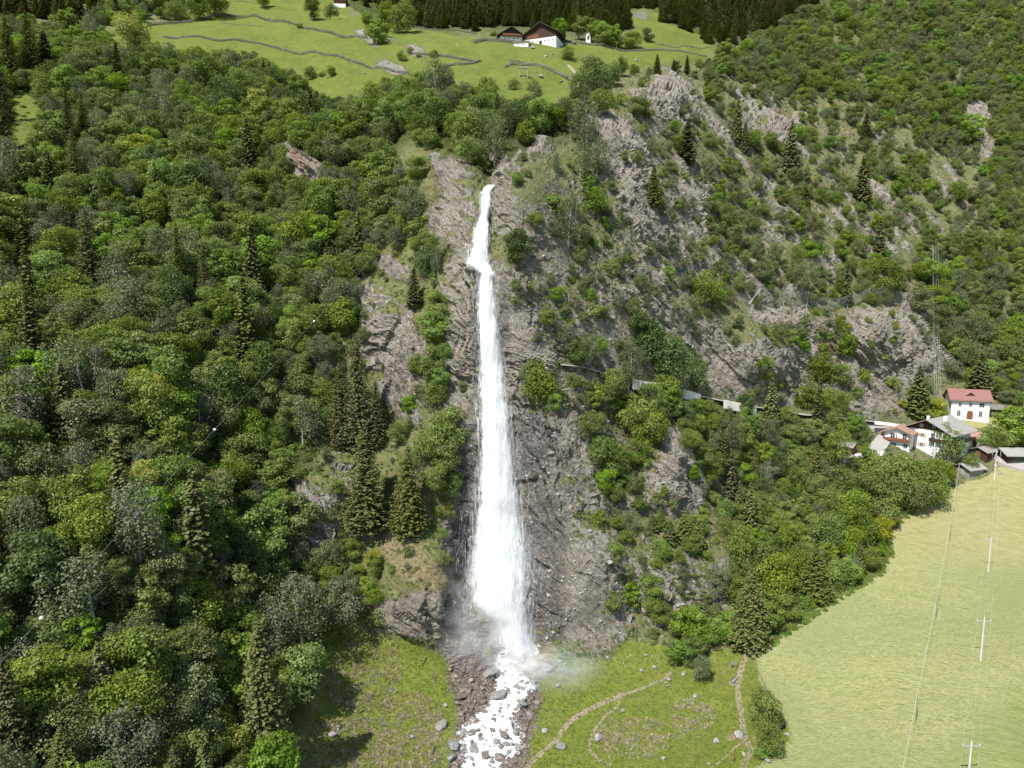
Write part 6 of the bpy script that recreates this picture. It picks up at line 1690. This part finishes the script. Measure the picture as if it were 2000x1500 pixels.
for u in (-1.2, .8): window(e, 'f', u, .3, .8, .4, -1.8)
e, s = site('chapel', 1149, 82, 0, 'small white shrine half hidden in the light green trees', 'shrine', dy=.5)
walls_gable(e, -1.0, 1.0, -1.2, 1.2, 0, 3.4, 4.2, 'y', M['white_wall']); gable_roof('roof', M['roof_grey'], e, 2.0, 2.4, 3.45, 4.25, .35, .12, 'y'); MB().box(-.4, .4, -1.25, -1.203, .8, 2.4).build('niche', M['glass'], e)
e, s = site('cabin', 664, 12, -10, 'red brown cabin at the very top edge of the meadow', 'cabin', dy=1)
walls_gable(e, -3, 3, -2.5, 2.5, 0, 2.6, 4.0, 'x', M['wood_red']); gable_roof('roof', M['roof_dark'], e, 5, 6, 2.65, 4.05, .6, .18, 'x'); MB().box(-3.1, 3.1, -2.62, -2.51, -1.5, .8).build('plinth', M['white_wall'], e)
for o_ in bpy.data.objects:
    if o_.get('label', '').startswith(('large mountain barn', 'mountain farmhouse')): o_.scale = (.84, .84, .80)
# wooden frame on the meadow
e, s = site('wooden_frame', 1022, 153, 0, 'weathered wooden frame standing alone on the lower mountain meadow', 'frame')
for u in (-1.5, 1.5):
    MB().box(u-.18, u+.18, -.2, .2, -.3, 3.0).build('post', M['wood_grey'], e)
MB().box(-1.9, 1.9, -.35, .35, 3.0, 3.35).build('beam', M['wood_grey'], e)

# ---------------------------------------------------------------- rockfall barrier
e = empty('rockfall_barrier', G1(1483, 592)); tag(e, 'grey steel rockfall net fence on the brow of the grey crag', 'rockfall barrier')
ob = e.location.copy()
FP = [(1481,590),(1527,592),(1572,597),(1612,606),(1650,600),(1690,590),(1722,584),(1758,596)]
tops, bots = [], []
for i, (x_, y_) in enumerate(FP):
    b = G1(x_, y_) - ob + Vector((0, -1.2, -.1)); t = b + Vector((.35 if i else .2, -.5, 4.6 if i not in (3, 4) else 3.6)); tops.append(t); bots.append(b)
    MB().tube([b - Vector((0, 0, 1.0)), t], .10, 6).build('post', M['steel'], e)
    a = b + Vector((.3, 3.0, 1.0))
    MB().tube([t, a + Vector((0, 2.5, 1.8))], .03, 3, False).build('guy_cable', M['wire'], e)
MB().tube([tops[0], tops[0] + Vector((-4.8, -1.5, -6.2))], .09, 4).build('brace', M['wire_pale'], e)
mb = MB()
for i in range(len(FP)-1):
    t0, t1, b0, b1 = tops[i], tops[i+1], bots[i], bots[i+1]
    nh, nv = 9, 15
    for k_ in range(nh+1):
        f_ = k_/nh; pts = []
        for q in range(7):
            g_ = q/6; sag = -.5*math.sin(math.pi*g_)*(f_ if k_ else 0) 
            pts.append(b0.lerp(b1, g_).lerp(t0.lerp(t1, g_), f_) + Vector((0, -.25*math.sin(math.pi*f_), sag)))
        mb.tube(pts, .034 if k_ not in (0, nh) else .06, 3, False)
    for q in range(nv):
        g_ = q/nv; pts = []
        for k_ in range(4):
            f_ = k_/3; sag = -.5*math.sin(math.pi*g_)*f_
            pts.append(b0.lerp(b1, g_).lerp(t0.lerp(t1, g_), f_) + Vector((0, -.25*math.sin(math.pi*f_), sag)))
        mb.tube(pts, .032, 3, False)
o = mb.build('net', M['wire'], e); o['kind'] = 'stuff'

# ---------------------------------------------------------------- poles and wires
def pole(x_, ybase, ytop, label, arms='T', r=.15, mat='concrete_pole', group='poles of the power line over the hay field'):
    b = G1(x_, ybase); h = (ybase-ytop)/pxm(b)*1.02; e = empty('power_pole', b); tag(e, label, 'power pole', group)
    MB().tube([(0, 0, -.5), (0, 0, h*.5), (0, 0, h)], [r, r*.85, r*.65], 8).build('mast', M[mat], e)
    att = []
    if arms == 'T':
        MB().box(-1.25, 1.25, -.06, .06, h-.62, h-.48).build('crossarm', M['steel'], e)
        for u in (-1.2, 0, 1.2):
            z0 = h-.48 if u else h
            MB().tube([(u, 0, z0), (u, 0, z0+.12), (u, 0, z0+.14), (u, 0, z0+.3)], [.05, .05, .09, .04], 6).build('insulator', M['wire_pale'], e)
            att.append(b + Vector((u, 0, z0+.3)))
    elif arms == 'frame':
        mb = MB(); mb.box(-1.2, 1.2, -.05, .05, h-.12, h); mb.build('crossarm', M['steel'], e); mb = MB(); mb.box(-1.2, -1.1, -.05, .05, h-1.7, h-.121); mb.build('hanger', M['steel'], e); mb = MB(); mb.box(1.1, 1.2, -.05, .05, h-1.9, h-.121); mb.build('hanger', M['steel'], e)
        MB().tube([(-.3, -.2, h-2.2), (-.3, -.2, h-1.5)], [.28, .28], 8).build('transformer', M['steel'], e)
        att = [b + Vector((u, 0, h-.1)) for u in (-1.15, 0, 1.15)]
    else: att = [b + Vector((0, 0, h))]
    return att
def wire(p, q, sag, r=.018, name='cable', mat='wire_pale', parent=None, label=None, group=None):
    pts = []
    for i in range(25):
        t = i/24; v = p.lerp(q, t); v.z -= sag*4*t*(1-t); pts.append(v - (parent.location if parent else Vector((0, 0, 0))))
    o = MB().tube(pts, r, 4, False).build(name, M[mat], parent)
    if label: tag(o, label, 'cable', group)
    return o
a1 = pole(1942, 935, 876, 'pale pole with square steel frame at the top of the hay field', 'frame', .17)
a2 = pole(1930, 1116, 1049, 'thin pale pole in the upper hay field without visible crossarm')
a3 = pole(1915, 1290, 1204, 'pale pole with T crossarm in the middle of the hay field')
a4 = pole(1890, 1530, 1443, 'pale pole with T crossarm at the bottom edge of the hay field')
a5 = pole(1866, 1790, 1690, 'pale pole below the frame', 'T')
e5 = bpy.data.objects.get('power_pole.004')
wl = empty('power_cables', a1[0]); tag(wl, 'three thin power cables running down the hay field between the pale poles', 'cables')
for A_, B_ in ((a1, a2), (a2, a3), (a3, a4), (a4, a5)):
    for p_, q_ in zip(A_, B_): wire(p_, q_, .7, .011, 'cable', 'wire_pale', wl)
b0 = pole(1870, 951, 903, 'slim grey pole at the upper left rim of the hay field', 'none', .11, 'wood_grey', 'slim poles of the telephone line')
b1 = pole(1854, 1057, 1000, 'slim grey pole high in the hay field', 'none', .06, 'wood_grey', 'slim poles of the telephone line')
b2 = pole(1828, 1206, 1145, 'slim grey pole halfway down the hay field', 'none', .06, 'wood_grey', 'slim poles of the telephone line')
b3 = pole(1788, 1413, 1345, 'slim grey pole low in the hay field', 'none', .07, 'wood_grey', 'slim poles of the telephone line')
b4 = pole(1735, 1680, 1600, 'slim grey pole below the frame', 'none', .07, 'wood_grey', 'slim poles of the telephone line')
wt = empty('telephone_cable', b0[0]); tag(wt, 'single pale telephone cable crossing the left part of the hay field', 'cable')
for A_, B_ in ((b0, b1), (b1, b2), (b2, b3), (b3, b4)): wire(A_[0], B_[0], .8, .020, 'cable', 'wire_pale', wt)
# steep wires from the upper valley down to the village
wv = empty('hillside_cables', G1(1810, 545)); tag(wv, 'bundle of pale cables climbing the wooded slope behind the village', 'cables')
for i, (x0, x1) in enumerate([(1801, 1817), (1804, 1821), (1809, 1825), (1813, 1828)]):
    p_ = G1(x1, 795) + Vector((0, -2, 3.5)); q_ = G1(x0, 520) + Vector((0, -6, 8)); wire(q_, p_, 2.0, .018, 'cable', 'wire_pale', wv)
MB().tube([G1(1824, 796) + Vector((0, -2, -1)) - wv.location, G1(1824, 796) + Vector((0, -2, 6)) - wv.location], .14, 6).build('pole', M['wood_grey'], wv)
# material ropeway with marker balls over the left wood
def at_depth(x_, y_, Y): return Vector(on_ray(np.array(float(x_)), np.array(float(y_)), Y))
ca, cb = at_depth(-60, 1360, 62), at_depth(720, 512, 150)
rw = empty('marker_cable', ca); tag(rw, 'thin cable with white marker balls slanting over the left wood', 'cable')
wire(ca, cb, 0, .013, 'cable', 'wire', rw)
for x_, y_, m_ in ((80, 1203, 'ball_white'), (420, 839, 'ball_white'), (613, 624, 'ball_white')):
    best = min((ca.lerp(cb, t/400) for t in range(401)), key=lambda v: abs(to_px(v)[0]-x_))
    o = MB(); v_, f_ = icos(2); o.add([(p[0]*.2, p[1]*.2, p[2]*.2) for p in v_], f_); b_ = o.build('marker_ball', M[m_], rw, True); b_.location = best - rw.location

# ---------------------------------------------------------------- small things of the lower meadow
def log(x0, y0, x1, y1, r, label, z=.15):
    a, b = G1(x0, y0), G1(x1, y1); e_ = MB().tube([Vector((0, 0, z)), (b-a)*.5 + Vector((0, 0, z+.15)), (b-a) + Vector((0, 0, z))], [r, r*.85, r*.6], 7).build('fallen_log', M['deadwood'] if 'pale' in label else M['bark'])
    e_.location = a; tag(e_, label, 'log', 'logs lying by the stream')
log(880,1291,928,1278,.22,'long dark log on the left bank under the spray'); log(825,1299,834,1284,.16,'short dark log in the left meadow'); log(872,1277,880,1290,.09,'thin pale branch beside the long dark log')
log(850,1335,845,1312,.12,'thin brown log upright in the slope of the left meadow'); log(690,1370,668,1362,.14,'brown log in the upper left meadow'); log(842,1478,850,1458,.2,'rusty brown stump low in the left meadow'); log(700,1395,712,1388,.1,'small grey driftwood in the left meadow'); log(1003,1335,1001,1342,.08,'dark stick in the white water')
log(612,1265,640,1345,.10,'thin pale dead branch hanging at the wood edge'); log(990,588,1022,600,.12,'dark branch lodged on the rock right of the fall')
e = empty('bench', G1(1433, 1331), .9); tag(e, 'grey wooden bench beside the footpath', 'bench')
MB().box(-.9, .9, -.22, .22, .42, .48).build('seat', M['wood_grey'], e); MB().box(-.9, .9, .2, .26, .55, .9).build('backrest', M['wood_grey'], e)
lm = MB().box(-.06, .06, -.2, .2, -.1, .42).build('leg', M['wood_grey'], e); lm.location = (-.7, 0, 0); l2 = link_mesh('leg', lm.data, e); l2.location = (.7, 0, 0)
fe = empty('pasture_fence', G1(1476, 1266)); tag(fe, 'thin grey pasture fence along the hay field edge by the footpath', 'fence')
fpts = [(1476,1266),(1473,1282),(1475,1298),(1480,1314),(1486,1328),(1493,1342),(1500,1360),(1504,1368)]
pm_ = None; prev = None
for x_, y_ in fpts:
    q = G1(x_, y_) - fe.location
    if pm_ is None: o = MB().tube([(0, 0, -.2), (0, 0, 1.15)], .05, 6).build('post', M['wood_grey'], fe); pm_ = o.data
    else: o = link_mesh('post', pm_, fe)
    o.location = q
    if prev is not None:
        for h in (.5, 1.0): MB().tube([prev + Vector((0, 0, h)), q + Vector((0, 0, h))], .03, 4, False).build('rail', M['wood_grey'], fe)
    prev = q
gp = empty('trail_sign', G1(1437, 1306)); tag(gp, 'pair of short wooden posts left of the upper footpath', 'posts')
MB().tube([(0, 0, -.2), (0, 0, 1.9)], .08, 6).build('post', M['wood_grey'], gp); o = MB().tube([(0, 0, -.2), (0, 0, 1.6)], .08, 6).build('post', M['wood_grey'], gp); o.location = (-.9, .3, 0)
MB().box(-1.0, .1, -.03, .03, 1.2, 1.45).build('board', M['wood_grey'], gp)
o = MB().tube([(0, 0, -.2), (0, 0, 1.5)], .09, 6).build('marker_post', M['wood_red']); o.location = G1(1433, 1488); tag(o, 'single brown marker post at the bottom of the footpath', 'post')

# ---------------------------------------------------------------- spray drifting at the foot
def spray(name, loc, size, dens, label, seed, color=(1, 1, 1), painted_bow=False):
    v_, f_ = icos(3); me = mesh_np(name, v_, f_, [])
    m, nt, out = newmat(name + '_vapour'); g = NG(nt); o_ = g.n("ShaderNodeTexCoord").outputs['Object']
    ln = g.n("ShaderNodeVectorMath", operation='LENGTH'); g.l(o_, ln.inputs[0])
    fall_ = g.rng(ln.outputs['Value'], .25, .98, 1.0, 0.0)
    n_ = g.noise(g.mapping(o_, (1, 1, 1), (0, 0, 0), (seed, 0, 0)), 2.6, 4, .6)
    d = g.math('MULTIPLY', g.math('MULTIPLY', fall_, g.rng(n_, .38, .68)), dens)
    pv = g.n("ShaderNodeVolumeScatter"); pv.inputs['Color'].default_value = (*color, 1); pv.inputs['Anisotropy'].default_value = -.35
    if painted_bow:  # rainbow painted as fixed pastel bands in the scattering colour
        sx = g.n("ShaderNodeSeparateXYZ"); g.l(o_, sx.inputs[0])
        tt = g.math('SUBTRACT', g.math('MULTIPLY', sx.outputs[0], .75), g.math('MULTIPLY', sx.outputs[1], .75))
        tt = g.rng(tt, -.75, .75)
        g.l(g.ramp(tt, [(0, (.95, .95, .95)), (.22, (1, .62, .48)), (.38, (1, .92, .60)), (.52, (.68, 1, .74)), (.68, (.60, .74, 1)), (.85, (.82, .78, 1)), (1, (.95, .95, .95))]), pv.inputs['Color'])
    g.l(d, pv.inputs['Density']); g.l(pv.outputs[0], out.inputs['Volume'])
    me.materials.append(m); o = link_mesh(name, me); o.location = loc; o.scale = size
    tag(o, label, 'spray', kind='stuff'); return o
def on_vec(x_, y_, dy):
    q = G1(x_, y_); q.y += dy; return q
if SPRAY:
    b = G1(1000, 1288)
    spray('spray_cloud', b + Vector((-5, -4, 7)), (11, 5, 9), .13, 'white spray cloud billowing at the foot of the waterfall', 3.0)
    spray('spray_cloud', G1(1018, 1290) + Vector((0, -3, .5)), (8, 3.5, 3.6), .45, 'dense white splash where the waterfall hits the rocks', 1.0)
    spray('spray_veil', on_vec(978, 1130, -4) , (8.5, 2.2, 20), .05, 'fine spray hanging along the lower half of the waterfall', 4.0)
    spray('spray_drift', G1(1080, 1350) + Vector((0, 2, 4)), (12, 9, 4.2), .09, 'thin spray with a faint painted rainbow drifting over the right bank below the fall', 9.0, painted_bow=True)
    spray('spray_drift', G1(905, 1470) + Vector((-1, 0, 1.5)), (6, 4, 2.5), .05, 'thin spray with a faint painted rainbow on the left bank at the bottom', 2.0, painted_bow=True)
    spray('spray_drift', G1(890, 1180) + Vector((2, -3, 3)), (8, 4, 9), .05, 'thin spray drifting in front of the dark recess left of the fall', 5.0)
